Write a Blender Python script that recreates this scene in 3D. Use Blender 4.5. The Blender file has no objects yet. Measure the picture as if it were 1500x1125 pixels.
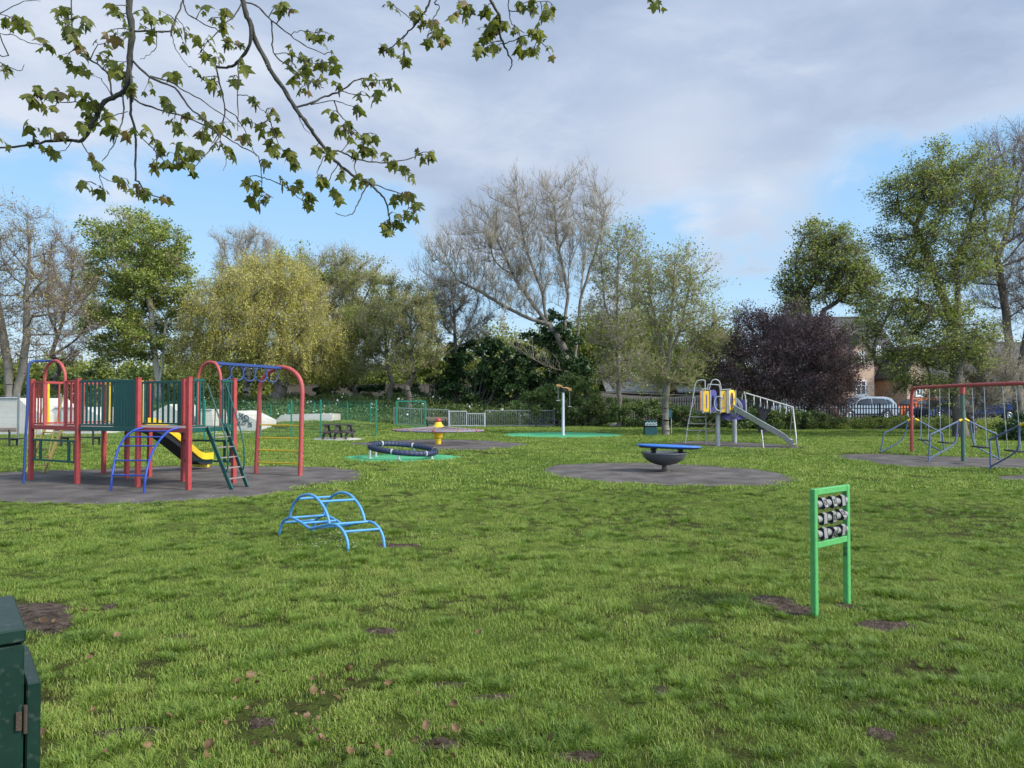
import bpy, math, random
import numpy as np
from mathutils import Vector, Matrix
random.seed(7); RNG = np.random.default_rng(7)
C = bpy.context.scene.collection
PI = math.pi
F = 1085.0; HC = 1.7; PITCH = math.atan(23.5 / F)
CP, SP = math.cos(PITCH), math.sin(PITCH)

# ---------------------------------------------------------------- measuring helpers (surveying the site from the photo)
def ray(px, py):
    u = (px - 750) / F; v = (562.5 - py) / F
    return Vector((u, CP - SP * v, SP + CP * v))
def W(px, py, d):
    r = ray(px, py); return Vector((0, 0, HC)) + r * (d / r.y)
def G(px, py, z=0.0):
    r = ray(px, py); return Vector((0, 0, HC)) + r * ((z - HC) / r.z)
def PL(A, B):
    n = Vector((B.y - A.y, A.x - B.x, 0)).normalized()
    def f(px, py):
        r = ray(px, py); o = Vector((0, 0, HC))
        return o + r * (n.dot(A - o) / n.dot(r))
    return f
def sst(a, b, x):
    t = np.clip((x - a) / (b - a), 0, 1); return t * t * (3 - 2 * t)
def hz(x, y):
    x = np.asarray(x, float); y = np.asarray(y, float)
    h = 1.5 * sst(49, 58, y) * (1 - sst(2, 12, x))
    h = h + 0.5 * np.exp(-((x + 11.5) / 4.5) ** 2 - ((y - 44) / 3.0) ** 2)
    h = h + 0.25 * sst(44, 56, y) * sst(6, 14, x)
    return h

# ---------------------------------------------------------------- object helpers
ORG = {}
def tag(o, label=None, cat=None, group=None, kind=None):
    if label: o['label'] = label
    if cat: o['category'] = cat
    if group: o['group'] = group
    if kind: o['kind'] = kind
    return o
def thing(name, label, cat, loc, group=None, rz=0.0):
    o = bpy.data.objects.new(name, None); C.objects.link(o)
    o.location = loc; o.rotation_euler = (0, 0, rz); o.empty_display_size = 0.3
    ORG[o.name] = Vector(loc)
    return tag(o, label, cat, group)
def link_mesh(name, me, mat, parent=None, origin=None):
    o = bpy.data.objects.new(name, me); C.objects.link(o)
    if isinstance(mat, (list, tuple)):
        for m in mat: me.materials.append(m)
    elif mat: me.materials.append(mat)
    if parent is not None:
        o.parent = parent; ORG[o.name] = ORG[parent.name].copy()
    else:
        o.location = origin or (0, 0, 0); ORG[o.name] = Vector(o.location)
    return o
def np_mesh(name, verts, faces, var=None, smooth=False):
    me = bpy.data.meshes.new(name)
    verts = np.asarray(verts, np.float32); faces = np.asarray(faces, np.int32)
    k = faces.shape[1]; n = len(faces)
    me.vertices.add(len(verts)); me.vertices.foreach_set('co', verts.ravel())
    me.loops.add(n * k); me.loops.foreach_set('vertex_index', faces.ravel())
    me.polygons.add(n); me.polygons.foreach_set('loop_start', np.arange(n, dtype=np.int32) * k)
    me.polygons.foreach_set('loop_total', np.full(n, k, np.int32))
    if smooth: me.polygons.foreach_set('use_smooth', np.ones(n, bool))
    if var is not None:
        a = me.attributes.new('var', 'FLOAT', 'FACE'); a.data.foreach_set('value', np.asarray(var, np.float32))
    me.update(calc_edges=True); return me
def copy_tree(o, parent=None):
    c = o.copy(); C.objects.link(c); c.parent = parent
    for ch in list(o.children): copy_tree(ch, c)
    return c

class MB:
    def __init__(s): s.v = []; s.f = []; s.m = []; s.cur = 0
    def add(s, vs, fs):
        b = len(s.v); s.v += [tuple(v) for v in vs]; s.f += [tuple(b + i for i in f) for f in fs]; s.m += [s.cur] * len(fs)
    def box(s, c, sz, ax=None):
        c = Vector(c); hx, hy, hzz = sz[0] / 2, sz[1] / 2, sz[2] / 2
        X, Y, Z = ax if ax else (Vector((1, 0, 0)), Vector((0, 1, 0)), Vector((0, 0, 1)))
        b = min(min(sz) * 0.12, .006)
        # chamfered box: 24 verts
        vs = []; idx = {}
        for sx in (-1, 1):
            for sy in (-1, 1):
                for szz in (-1, 1):
                    for k in range(3):
                        d = [hx - b, hy - b, hzz - b]; d[k] += b
                        idx[(sx, sy, szz, k)] = len(vs)
                        vs.append(c + X * (sx * d[0]) + Y * (sy * d[1]) + Z * (szz * d[2]))
        fs = []
        for k in range(3):
            for sg in (-1, 1):
                o = [(-1, -1), (1, -1), (1, 1), (-1, 1)]; q = []
                for a, bb in o:
                    t = [0, 0, 0]; t[k] = sg; t[(k + 1) % 3] = a; t[(k + 2) % 3] = bb
                    q.append(idx[(t[0], t[1], t[2], k)])
                fs.append(q if sg > 0 else q[::-1])
        for k in range(3):   # edges running along axis k
            i, j = (k + 1) % 3, (k + 2) % 3
            for a in (-1, 1):
                for bb in (-1, 1):
                    def key(e, ax_):
                        t = [0, 0, 0]; t[k] = e; t[i] = a; t[j] = bb; return idx[(t[0], t[1], t[2], ax_)]
                    q = [key(-1, i), key(1, i), key(1, j), key(-1, j)]
                    fs.append(q if a * bb < 0 else q[::-1])
        for sx in (-1, 1):
            for sy in (-1, 1):
                for szz in (-1, 1):
                    q = [idx[(sx, sy, szz, 0)], idx[(sx, sy, szz, 1)], idx[(sx, sy, szz, 2)]]
                    fs.append(q if sx * sy * szz > 0 else q[::-1])
        s.add(vs, fs); return s
    def beam(s, a, b, w, h, up=(0, 0, 1)):
        a, b = Vector(a), Vector(b); d = b - a; L = d.length; X = d / L
        up = Vector(up)
        if abs(X.dot(up)) > .98: up = Vector((1, 0, 0))
        Y = up.cross(X).normalized(); Z = X.cross(Y)
        return s.box((a + b) / 2, (L, w, h), (X, Y, Z))
    def tube(s, pts, r, n=8, closed=False, caps=True):
        pts = [Vector(p) for p in pts]; N = len(pts)
        rr = r if isinstance(r, (list, tuple)) else [r] * N
        vs = []; fs = []; prev = None
        for i, p in enumerate(pts):
            if closed: t = pts[(i + 1) % N] - pts[i - 1]
            else: t = pts[min(i + 1, N - 1)] - pts[max(i - 1, 0)]
            t.normalize()
            if prev is None:
                u = Vector((0, 0, 1)) if abs(t.z) < .9 else Vector((1, 0, 0))
                u = (u - t * u.dot(t)).normalized()
            else: u = (prev - t * prev.dot(t)).normalized()
            prev = u; w = t.cross(u)
            for k in range(n):
                a = 2 * PI * k / n; vs.append(p + (u * math.cos(a) + w * math.sin(a)) * rr[i])
        M = N if closed else N - 1
        for i in range(M):
            for k in range(n):
                a = i * n + k; b = i * n + (k + 1) % n; j = ((i + 1) % N) * n
                fs.append((a, b, j + (k + 1) % n, j + k))
        if caps and not closed:
            fs.append(tuple(range(n))[::-1]); fs.append(tuple((N - 1) * n + k for k in range(n)))
        s.add(vs, fs); return s
    def lathe(s, c, prof, n=20, axis=None):
        c = Vector(c); Z = Vector(axis).normalized() if axis else Vector((0, 0, 1))
        X = Z.orthogonal().normalized(); Y = Z.cross(X)
        vs = []; fs = []
        for r, z in prof:
            for k in range(n):
                a = 2 * PI * k / n; vs.append(c + Z * z + (X * math.cos(a) + Y * math.sin(a)) * r)
        for i in range(len(prof) - 1):
            for k in range(n):
                fs.append((i * n + k, i * n + (k + 1) % n, (i + 1) * n + (k + 1) % n, (i + 1) * n + k))
        s.add(vs, fs); return s
    def prism(s, poly, vec):
        vec = Vector(vec); n = len(poly); poly = [Vector(p) for p in poly]
        vs = poly + [p + vec for p in poly]
        fs = [tuple(range(n))[::-1], tuple(range(n, 2 * n))]
        for i in range(n): fs.append((i, (i + 1) % n, n + (i + 1) % n, n + i))
        s.add(vs, fs); return s
    def build(s, name, mat, parent=None, smooth=False, origin=None):
        me = bpy.data.meshes.new(name)
        o0 = ORG[parent.name] if parent is not None else Vector(origin or (0, 0, 0))
        vs = [(v[0] - o0.x, v[1] - o0.y, v[2] - o0.z) for v in s.v]
        me.from_pydata(vs, [], s.f); 
        if isinstance(mat, (list, tuple)): me.polygons.foreach_set('material_index', s.m)
        if smooth:
            me.polygons.foreach_set('use_smooth', [True] * len(me.polygons))
            try: me.set_sharp_from_angle(angle=math.radians(50))
            except Exception: pass
        me.update()
        return link_mesh(name, me, mat, parent, origin)

def smooth_path(pts, sub=5):
    pts = [Vector(p) for p in pts]; out = []
    P = [pts[0] * 2 - pts[1]] + pts + [pts[-1] * 2 - pts[-2]]
    for i in range(1, len(P) - 2):
        for k in range(sub):
            t = k / sub; a, b, c, d = P[i - 1], P[i], P[i + 1], P[i + 2]
            out.append(0.5 * ((2 * b) + (c - a) * t + (2 * a - 5 * b + 4 * c - d) * t * t + (3 * b - a - 3 * c + d) * t ** 3))
    out.append(pts[-1]); return out

# ---------------------------------------------------------------- materials
def nodes(name):
    m = bpy.data.materials.new(name); m.use_nodes = True
    nt = m.node_tree; return m, nt, nt.nodes['Principled BSDF'], nt.nodes['Material Output']
def N(nt, t, **kw):
    n = nt.nodes.new(t)
    for k, v in kw.items():
        if k.startswith('i_'):
            key = k[2:]; key = int(key) if key.isdigit() else key.replace('_', ' ')
            n.inputs[key].default_value = v
        else: setattr(n, k, v)
    return n
def ramp(nt, fac, stops):
    r = N(nt, 'ShaderNodeValToRGB'); e = r.color_ramp.elements
    while len(e) < len(stops): e.new(0.5)
    for i, (p, c) in enumerate(stops): e[i].position = p; e[i].color = (*c, 1)
    nt.links.new(fac, r.inputs[0]); return r.outputs[0]
MC = {}
def paint(name, col, rough=0.42, wear=0.35, metallic=0.0, scale=9, dirt=(0.10, 0.085, 0.06), bump=0.15, lo=0.82):
    if name in MC: return MC[name]
    m, nt, bs, out = nodes(name)
    tc = N(nt, 'ShaderNodeTexCoord')
    n1 = N(nt, 'ShaderNodeTexNoise', i_Scale=scale, i_Detail=6.0, i_Roughness=0.65); nt.links.new(tc.outputs['Object'], n1.inputs['Vector'])
    n2 = N(nt, 'ShaderNodeTexNoise', i_Scale=scale * 6, i_Detail=4.0); nt.links.new(tc.outputs['Object'], n2.inputs['Vector'])
    c1 = ramp(nt, n1.outputs[0], [(0.3, tuple(c * lo for c in col)), (0.7, tuple(min(1, c * 1.12) for c in col))])
    mk = ramp(nt, n2.outputs[0], [(0.56, (0, 0, 0)), (0.72, (wear, wear, wear))])
    mx = N(nt, 'ShaderNodeMix', data_type='RGBA'); nt.links.new(mk, mx.inputs[0]); nt.links.new(c1, mx.inputs[6]); mx.inputs[7].default_value = (*dirt, 1)
    nt.links.new(mx.outputs[2], bs.inputs['Base Color'])
    rr = N(nt, 'ShaderNodeMapRange'); rr.inputs[3].default_value = rough - .08; rr.inputs[4].default_value = rough + .2
    nt.links.new(n1.outputs[0], rr.inputs[0]); nt.links.new(rr.outputs[0], bs.inputs['Roughness'])
    bs.inputs['Metallic'].default_value = metallic; bs.inputs['Specular IOR Level'].default_value = .3
    b = N(nt, 'ShaderNodeBump', i_Strength=bump, i_Distance=0.004); nt.links.new(n2.outputs[0], b.inputs['Height']); nt.links.new(b.outputs[0], bs.inputs['Normal'])
    MC[name] = m; return m
def leafmat(name, cols, trans=0.35, scale=0.5, rough=0.55, inst=0.0, tone=None):
    if name in MC: return MC[name]
    m, nt, bs, out = nodes(name)
    at = N(nt, 'ShaderNodeAttribute', attribute_name='var'); oi = N(nt, 'ShaderNodeObjectInfo')
    tc = N(nt, 'ShaderNodeTexCoord'); no = N(nt, 'ShaderNodeTexNoise', i_Scale=scale, i_Detail=3.0); nt.links.new(tc.outputs['Object'], no.inputs['Vector'])
    ma = N(nt, 'ShaderNodeMath', operation='MULTIPLY_ADD'); nt.links.new(no.outputs[0], ma.inputs[0]); ma.inputs[1].default_value = 1.3; ma.inputs[2].default_value = -0.15
    ad = N(nt, 'ShaderNodeMath', operation='ADD'); nt.links.new(at.outputs['Fac'], ad.inputs[0]); nt.links.new(ma.outputs[0], ad.inputs[1])
    hf = N(nt, 'ShaderNodeMath', operation='MULTIPLY'); nt.links.new(ad.outputs[0], hf.inputs[0]); hf.inputs[1].default_value = 0.5
    rj = N(nt, 'ShaderNodeMath', operation='MULTIPLY_ADD'); src = oi.outputs['Random']
    if tone: ta = N(nt, 'ShaderNodeAttribute', attribute_name=tone, attribute_type='INSTANCER'); src = ta.outputs['Fac']
    nt.links.new(src, rj.inputs[0]); rj.inputs[1].default_value = inst; rj.inputs[2].default_value = -inst / 2
    hj = N(nt, 'ShaderNodeMath', operation='ADD'); nt.links.new(hf.outputs[0], hj.inputs[0]); nt.links.new(rj.outputs[0], hj.inputs[1])
    n = len(cols); cr = ramp(nt, hj.outputs[0], [(0.2 + 0.6 * i / (n - 1), c) for i, c in enumerate(cols)])
    nt.links.new(cr, bs.inputs['Base Color']); bs.inputs['Roughness'].default_value = rough
    bs.inputs['Specular IOR Level'].default_value = 0.3
    if trans > 0:
        tr = N(nt, 'ShaderNodeBsdfTranslucent')
        hs = N(nt, 'ShaderNodeHueSaturation', i_Saturation=1.1, i_Value=1.15); nt.links.new(cr, hs.inputs['Color']); nt.links.new(hs.outputs[0], tr.inputs[0])
        mx = N(nt, 'ShaderNodeMixShader'); mx.inputs[0].default_value = trans
        nt.links.new(bs.outputs[0], mx.inputs[1]); nt.links.new(tr.outputs[0], mx.inputs[2]); nt.links.new(mx.outputs[0], out.inputs[0])
    MC[name] = m; return m
def bark(name, c0, c1, scale=3.0):
    if name in MC: return MC[name]
    m, nt, bs, out = nodes(name)
    tc = N(nt, 'ShaderNodeTexCoord'); mp = N(nt, 'ShaderNodeMapping'); mp.inputs['Scale'].default_value = (1, 1, .3)
    nt.links.new(tc.outputs['Object'], mp.inputs[0])
    no = N(nt, 'ShaderNodeTexNoise', i_Scale=scale, i_Detail=8.0, i_Roughness=0.7); nt.links.new(mp.outputs[0], no.inputs['Vector'])
    nt.links.new(ramp(nt, no.outputs[0], [(0.3, c0), (0.7, c1)]), bs.inputs['Base Color']); bs.inputs['Roughness'].default_value = 0.9
    b = N(nt, 'ShaderNodeBump', i_Strength=0.7, i_Distance=0.04); nt.links.new(no.outputs[0], b.inputs['Height']); nt.links.new(b.outputs[0], bs.inputs['Normal'])
    MC[name] = m; return m
def surf(name, stops, scale, rough=0.9, bump=0.5, dist=0.01, fine=60, spots=None):
    if name in MC: return MC[name]
    m, nt, bs, out = nodes(name)
    tc = N(nt, 'ShaderNodeTexCoord')
    bs.inputs['Specular IOR Level'].default_value = .15
    n1 = N(nt, 'ShaderNodeTexNoise', i_Scale=scale, i_Detail=8.0, i_Roughness=0.6); nt.links.new(tc.outputs['Object'], n1.inputs['Vector'])
    n2 = N(nt, 'ShaderNodeTexNoise', i_Scale=fine, i_Detail=4.0, i_Roughness=0.7); nt.links.new(tc.outputs['Object'], n2.inputs['Vector'])
    md = N(nt, 'ShaderNodeMath', operation='ADD'); nt.links.new(n1.outputs[0], md.inputs[0]); nt.links.new(n2.outputs[0], md.inputs[1])
    m2 = N(nt, 'ShaderNodeMath', operation='MULTIPLY'); nt.links.new(md.outputs[0], m2.inputs[0]); m2.inputs[1].default_value = 0.5
    col = ramp(nt, m2.outputs[0], stops)
    if spots:
        vo = N(nt, 'ShaderNodeTexNoise', i_Scale=spots[1], i_Detail=5.0); nt.links.new(tc.outputs['Object'], vo.inputs['Vector'])
        mk = ramp(nt, vo.outputs[0], [(spots[2], (0, 0, 0)), (spots[2] + .08, (1, 1, 1))])
        mx = N(nt, 'ShaderNodeMix', data_type='RGBA'); nt.links.new(mk, mx.inputs[0]); nt.links.new(col, mx.inputs[6]); mx.inputs[7].default_value = (*spots[0], 1); col = mx.outputs[2]
    nt.links.new(col, bs.inputs['Base Color']); bs.inputs['Roughness'].default_value = rough
    b = N(nt, 'ShaderNodeBump', i_Strength=bump, i_Distance=dist); nt.links.new(n2.outputs[0], b.inputs['Height']); nt.links.new(b.outputs[0], bs.inputs['Normal'])
    MC[name] = m; return m

# ---------------------------------------------------------------- camera, light, sky
cam = bpy.data.cameras.new('camera'); co = bpy.data.objects.new('camera', cam); C.objects.link(co)
cam.sensor_width = 36; cam.lens = F / 1500 * 36; cam.clip_end = 2000; cam.clip_start = 0.05
co.location = (0, 0, HC); co.rotation_euler = (PI / 2 + PITCH, 0, 0)
sc = bpy.context.scene; sc.camera = co
sc.view_settings.view_transform = 'Standard'; sc.view_settings.look = 'None'; sc.view_settings.exposure = 0.9; sc.view_settings.gamma = 1
SUN = Vector((0.88, -0.36, 0.75)).normalized()
sl = bpy.data.lights.new('sun', 'SUN'); so = bpy.data.objects.new('sun', sl); C.objects.link(so)
sl.energy = 3.2; sl.angle = math.radians(9); sl.color = (1.0, 0.93, 0.80)
so.rotation_euler = SUN.to_track_quat('Z', 'Y').to_euler(); so.location = (20, -10, 30)

def make_world():
    w = bpy.data.worlds.new('World'); sc.world = w; w.use_nodes = True
    nt = w.node_tree; nt.nodes.clear(); L = nt.links.new
    out = N(nt, 'ShaderNodeOutputWorld'); bg = N(nt, 'ShaderNodeBackground'); bg.inputs[1].default_value = 0.094
    L(bg.outputs[0], out.inputs[0])
    sky = N(nt, 'ShaderNodeTexSky'); sky.sky_type = 'NISHITA'; sky.sun_disc = False
    sky.sun_elevation = math.asin(SUN.z); sky.sun_rotation = math.atan2(SUN.x, SUN.y)
    sky.air_density = 1.0; sky.dust_density = 0.6; sky.ozone_density = 1.5
    tc = N(nt, 'ShaderNodeTexCoord'); D = tc.outputs['Generated']
    nrm = N(nt, 'ShaderNodeVectorMath', operation='NORMALIZE'); L(D, nrm.inputs[0])
    sep = N(nt, 'ShaderNodeSeparateXYZ'); L(nrm.outputs[0], sep.inputs[0])
    def M(op, a, b=None, c=None, clamp=False):
        n = N(nt, 'ShaderNodeMath', operation=op); n.use_clamp = clamp
        for i, v in enumerate((a, b, c)):
            if v is None: continue
            if isinstance(v, (int, float)): n.inputs[i].default_value = v
            else: L(v, n.inputs[i])
        return n.outputs[0]
    def SS(x, a, b):
        n = N(nt, 'ShaderNodeMapRange', interpolation_type='SMOOTHSTEP'); L(x, n.inputs[0])
        n.inputs[1].default_value = a; n.inputs[2].default_value = b; return n.outputs[0]
    mp = N(nt, 'ShaderNodeMapping'); mp.inputs['Scale'].default_value = (1, 1, 2.4); mp.inputs['Location'].default_value = (3.1, 1.7, 0.4); L(nrm.outputs[0], mp.inputs[0])
    def noise(s, det=7, rough=.55, dist=0.3):
        n = N(nt, 'ShaderNodeTexNoise', i_Scale=s, i_Detail=float(det), i_Roughness=rough, i_Distortion=dist); L(mp.outputs[0], n.inputs['Vector']); return n.outputs[0]
    nA = noise(2.2); nB = noise(5.5, 8, .6); nC = noise(1.3, 4, .5)
    z = sep.outputs[2]; x = sep.outputs[0]
    # deck of cloud above, broken lower down
    low = M('ADD', z, M('MULTIPLY', M('SUBTRACT', nA, .5), .32))
    low = M('ADD', low, M('MULTIPLY', M('SUBTRACT', nB, .5), .18))
    low = M('SUBTRACT', low, M('MULTIPLY', SS(x, .12, .30), .028)); low = M('SUBTRACT', low, M('MULTIPLY', SS(x, -.12, -.35), .045))
    def blob(px, py, r0, r1):
        v = ray(px, py).normalized()
        d = N(nt, 'ShaderNodeVectorMath', operation='DISTANCE'); L(nrm.outputs[0], d.inputs[0]); d.inputs[1].default_value = v
        dd = M('ADD', d.outputs['Value'], M('MULTIPLY', M('SUBTRACT', nB, .5), .24))
        return SS(dd, r1, r0)
    deck = SS(low, .215, .30)
    for b in ((1080, 335, .015, .085), (760, 300, .02, .13), (1130, 275, .01, .13), (700, 370, .01, .10), (170, 290, .0, .06), (560, 470, .0, .12), (900, 460, .0, .08)):
        k = blob(*b); k = M('MULTIPLY', k, .85); deck = M('SUBTRACT', M('ADD', deck, k), M('MULTIPLY', deck, k))
    deck = M('MULTIPLY', deck, 1, clamp=True)
    # cloud colour : lavender grey body, whiter thin edges, soft light and dark streaks
    tone = M('ADD', M('MULTIPLY', nC, .9), M('MULTIPLY', nB, .5))
    cc = ramp(nt, tone, [(0.45, (1.75, 2.3, 3.3)), (0.60, (2.2, 2.8, 3.85)), (0.74, (2.9, 3.45, 4.5)), (0.92, (4.1, 4.5, 5.2))])
    edge = M('MULTIPLY', M('MULTIPLY', deck, M('SUBTRACT', 1.0, deck)), 2.4, clamp=True)
    mxe = N(nt, 'ShaderNodeMix', data_type='RGBA'); L(edge, mxe.inputs[0]); L(cc, mxe.inputs[6]); mxe.inputs[7].default_value = (3.9, 4.35, 5.0, 1)
    wh = 0.0
    for b in ((1235, 268, .0, .05), (1015, 312, .0, .055), (985, 262, -.05, .14), (1110, 285, .0, .07), (150, 290, .0, .07)): kb = blob(*b); wh = M('SUBTRACT', M('ADD', wh, kb), M('MULTIPLY', wh, kb))
    mxw = N(nt, 'ShaderNodeMix', data_type='RGBA'); L(M('MULTIPLY', wh, .5), mxw.inputs[0]); L(mxe.outputs[2], mxw.inputs[6]); mxw.inputs[7].default_value = (5.2, 5.4, 5.8, 1); mxe = mxw
    hb = SS(z, .16, .0)
    mxh = N(nt, 'ShaderNodeMix', data_type='RGBA'); L(M('MULTIPLY', hb, .6), mxh.inputs[0]); L(mxe.outputs[2], mxh.inputs[6]); mxh.inputs[7].default_value = (4.9, 5.1, 5.4, 1)
    blue = N(nt, 'ShaderNodeMix', data_type='RGBA'); blue.inputs[0].default_value = 0.8; L(sky.outputs[0], blue.inputs[6])
    bgrad = ramp(nt, z, [(0.0, (4.3, 5.2, 6.2)), (0.12, (2.9, 4.5, 6.1)), (0.3, (2.0, 3.8, 6.0)), (0.6, (1.2, 2.2, 4.4))]); L(bgrad, blue.inputs[7])
    bb = N(nt, 'ShaderNodeMix', data_type='RGBA'); L(deck, bb.inputs[0]); L(blue.outputs[2], bb.inputs[6]); L(mxh.outputs[2], bb.inputs[7])
    # sky outside the view brightened round the sun, overhead and behind: added fill light
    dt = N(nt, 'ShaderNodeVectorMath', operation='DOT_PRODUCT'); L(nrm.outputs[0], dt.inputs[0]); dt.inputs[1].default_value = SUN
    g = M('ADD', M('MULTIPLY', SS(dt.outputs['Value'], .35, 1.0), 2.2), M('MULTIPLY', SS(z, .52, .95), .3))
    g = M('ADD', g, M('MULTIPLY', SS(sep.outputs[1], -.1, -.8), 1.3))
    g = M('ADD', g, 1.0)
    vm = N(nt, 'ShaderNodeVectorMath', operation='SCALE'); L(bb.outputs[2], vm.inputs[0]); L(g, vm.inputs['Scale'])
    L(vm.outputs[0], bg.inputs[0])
make_world()
# ================================================================ ground
def grass_sheet_mat():
    m, nt, bs, out = nodes('grass_ground')
    tc = N(nt, 'ShaderNodeTexCoord')
    def no(s, d=6.0, r=.6):
        n = N(nt, 'ShaderNodeTexNoise', i_Scale=s, i_Detail=d, i_Roughness=r); nt.links.new(tc.outputs['Object'], n.inputs['Vector']); return n.outputs[0]
    a = no(.35); b = no(9.0, 8.0, .75); c = no(60.0, 4.0)
    ad = N(nt, 'ShaderNodeMath', operation='ADD'); nt.links.new(a, ad.inputs[0]); nt.links.new(b, ad.inputs[1])
    a2 = N(nt, 'ShaderNodeMath', operation='MULTIPLY_ADD'); nt.links.new(c, a2.inputs[0]); a2.inputs[1].default_value = .6; nt.links.new(ad.outputs[0], a2.inputs[2])
    a3 = N(nt, 'ShaderNodeMath', operation='MULTIPLY'); nt.links.new(a2.outputs[0], a3.inputs[0]); a3.inputs[1].default_value = 1 / 2.6
    col = ramp(nt, a3.outputs[0], [(.40, (.022, .018, .010)), (.46, (.040, .038, .014)), (.51, (.055, .075, .016)), (.60, (.10, .13, .028))])
    nt.links.new(col, bs.inputs['Base Color']); bs.inputs['Roughness'].default_value = 1; bs.inputs['Specular IOR Level'].default_value = .05
    bu = N(nt, 'ShaderNodeBump', i_Strength=.9, i_Distance=.05); nt.links.new(a2.outputs[0], bu.inputs['Height']); nt.links.new(bu.outputs[0], bs.inputs['Normal'])
    return m
M_GG = grass_sheet_mat()
xs = np.concatenate([np.arange(-160, -40, 6), np.arange(-40, 40, .8), np.arange(40, 161, 6)])
ys = np.concatenate([np.arange(-40, 0, 5), np.arange(0, 75, .8), np.arange(75, 320, 8)])
X, Y = np.meshgrid(xs, ys); Z = hz(X, Y)
vv = np.stack([X, Y, Z], -1).reshape(-1, 3); nx = len(xs); ny = len(ys)
ii, jj = np.meshgrid(np.arange(nx - 1), np.arange(ny - 1)); b0 = (jj * nx + ii).ravel()
ff = np.stack([b0, b0 + 1, b0 + nx + 1, b0 + nx], -1)
tag(link_mesh('ground', np_mesh('ground', vv, ff, smooth=True), M_GG), kind='structure')

def sheet(name, pix, mat, z=.004, thick=.03, wob=.04, sub=6, world=False):
    pts = [Vector(p) if world else G(*p) for p in pix]
    n = len(pts); out = []
    for i in range(n):
        a, b, c, d = pts[i - 1], pts[i], pts[(i + 1) % n], pts[(i + 2) % n]
        for k in range(sub):
            t = k / sub
            p = 0.5 * ((2 * b) + (c - a) * t + (2 * a - 5 * b + 4 * c - d) * t * t + (3 * b - a - 3 * c + d) * t ** 3)
            out.append(Vector((p.x + random.uniform(-wob, wob), p.y + random.uniform(-wob, wob), 0)))
    bm = MB(); bm.prism([(p.x, p.y, z - thick) for p in out], (0, 0, thick))
    o = bm.build(name, mat); tag(o, kind='structure'); return out
M_RUB = surf('rubber', [(.38, (.040, .035, .032)), (.5, (.078, .069, .064)), (.60, (.125, .112, .105))], 1.6, .9, .8, .01, 70, spots=((.17, .158, .148), 2.3, .70))
M_GRN = surf('green_rubber', [(.35, (.035, .19, .085)), (.6, (.07, .30, .14))], 1.2, .85, .4, .006, 80)
M_CONC = surf('concrete', [(.35, (.33, .31, .27)), (.65, (.52, .50, .45))], 1.0, .9, .3, .006, 40)
M_SOIL = surf('soil', [(.38, (.016, .011, .008)), (.46, (.050, .035, .026)), (.54, (.09, .066, .05)), (.63, (.20, .15, .115))], 14, .95, 1.0, .04, 70)
PADS = {}
PADS['a'] = sheet('rubber_surface', [(-90, 712), (-60, 698), (40, 690), (150, 687), (260, 683), (400, 683), (490, 685), (526, 690), (534, 698), (514, 706), (465, 710), (430, 718), (370, 727), (280, 733), (150, 739), (20, 735), (-60, 728)], M_RUB)
PADS['b'] = sheet('rubber_surface', [(797, 689), (812, 682), (850, 679.5), (920, 678), (1000, 680), (1080, 685), (1125, 690), (1168, 702), (1150, 710), (1070, 712), (980, 711), (900, 707), (830, 700), (800, 695)], M_RUB)
PADS['c'] = sheet('rubber_surface', [(1222, 668), (1270, 665), (1330, 667), (1400, 669), (1500, 672), (1640, 676), (1640, 690), (1500, 687), (1400, 686), (1320, 684), (1265, 676)], M_RUB)
PADS['d'] = sheet('rubber_surface', [(508, 650), (560, 646.5), (630, 644), (700, 645), (755, 648.5), (773, 652), (740, 656), (680, 659.5), (600, 657), (540, 653.5)], M_RUB)
PADS['e'] = sheet('rubber_surface', [(975, 650), (1010, 646.5), (1070, 647.5), (1140, 651), (1172, 655.5), (1140, 658), (1060, 655.5), (1000, 653)], M_RUB)
PADS['f'] = sheet('rubber_surface', [(1462, 700), (1500, 695.5), (1560, 693), (1600, 698), (1540, 706), (1490, 704)], M_RUB)
def ell(cx, cy, rx, dn, n=14):
    c = G(cx, cy); return [(c.x + rx * math.cos(2 * PI * k / n), c.y + dn * math.sin(2 * PI * k / n), 0) for k in range(n)]
PADS['g'] = sheet('green_safety_surface', ell(588, 670.5, 1.78, 1.45), M_GRN, world=True, wob=.01)
PADS['h'] = sheet('green_safety_surface', ell(823, 637, 2.9, 3.0), M_GRN, world=True, wob=.01)
PADS['i'] = sheet('concrete_slab', [(455, 643.5), (470, 641), (515, 641), (535, 643), (522, 645), (470, 645.5)], M_CONC, sub=3, wob=.02)
BARE = {}
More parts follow.
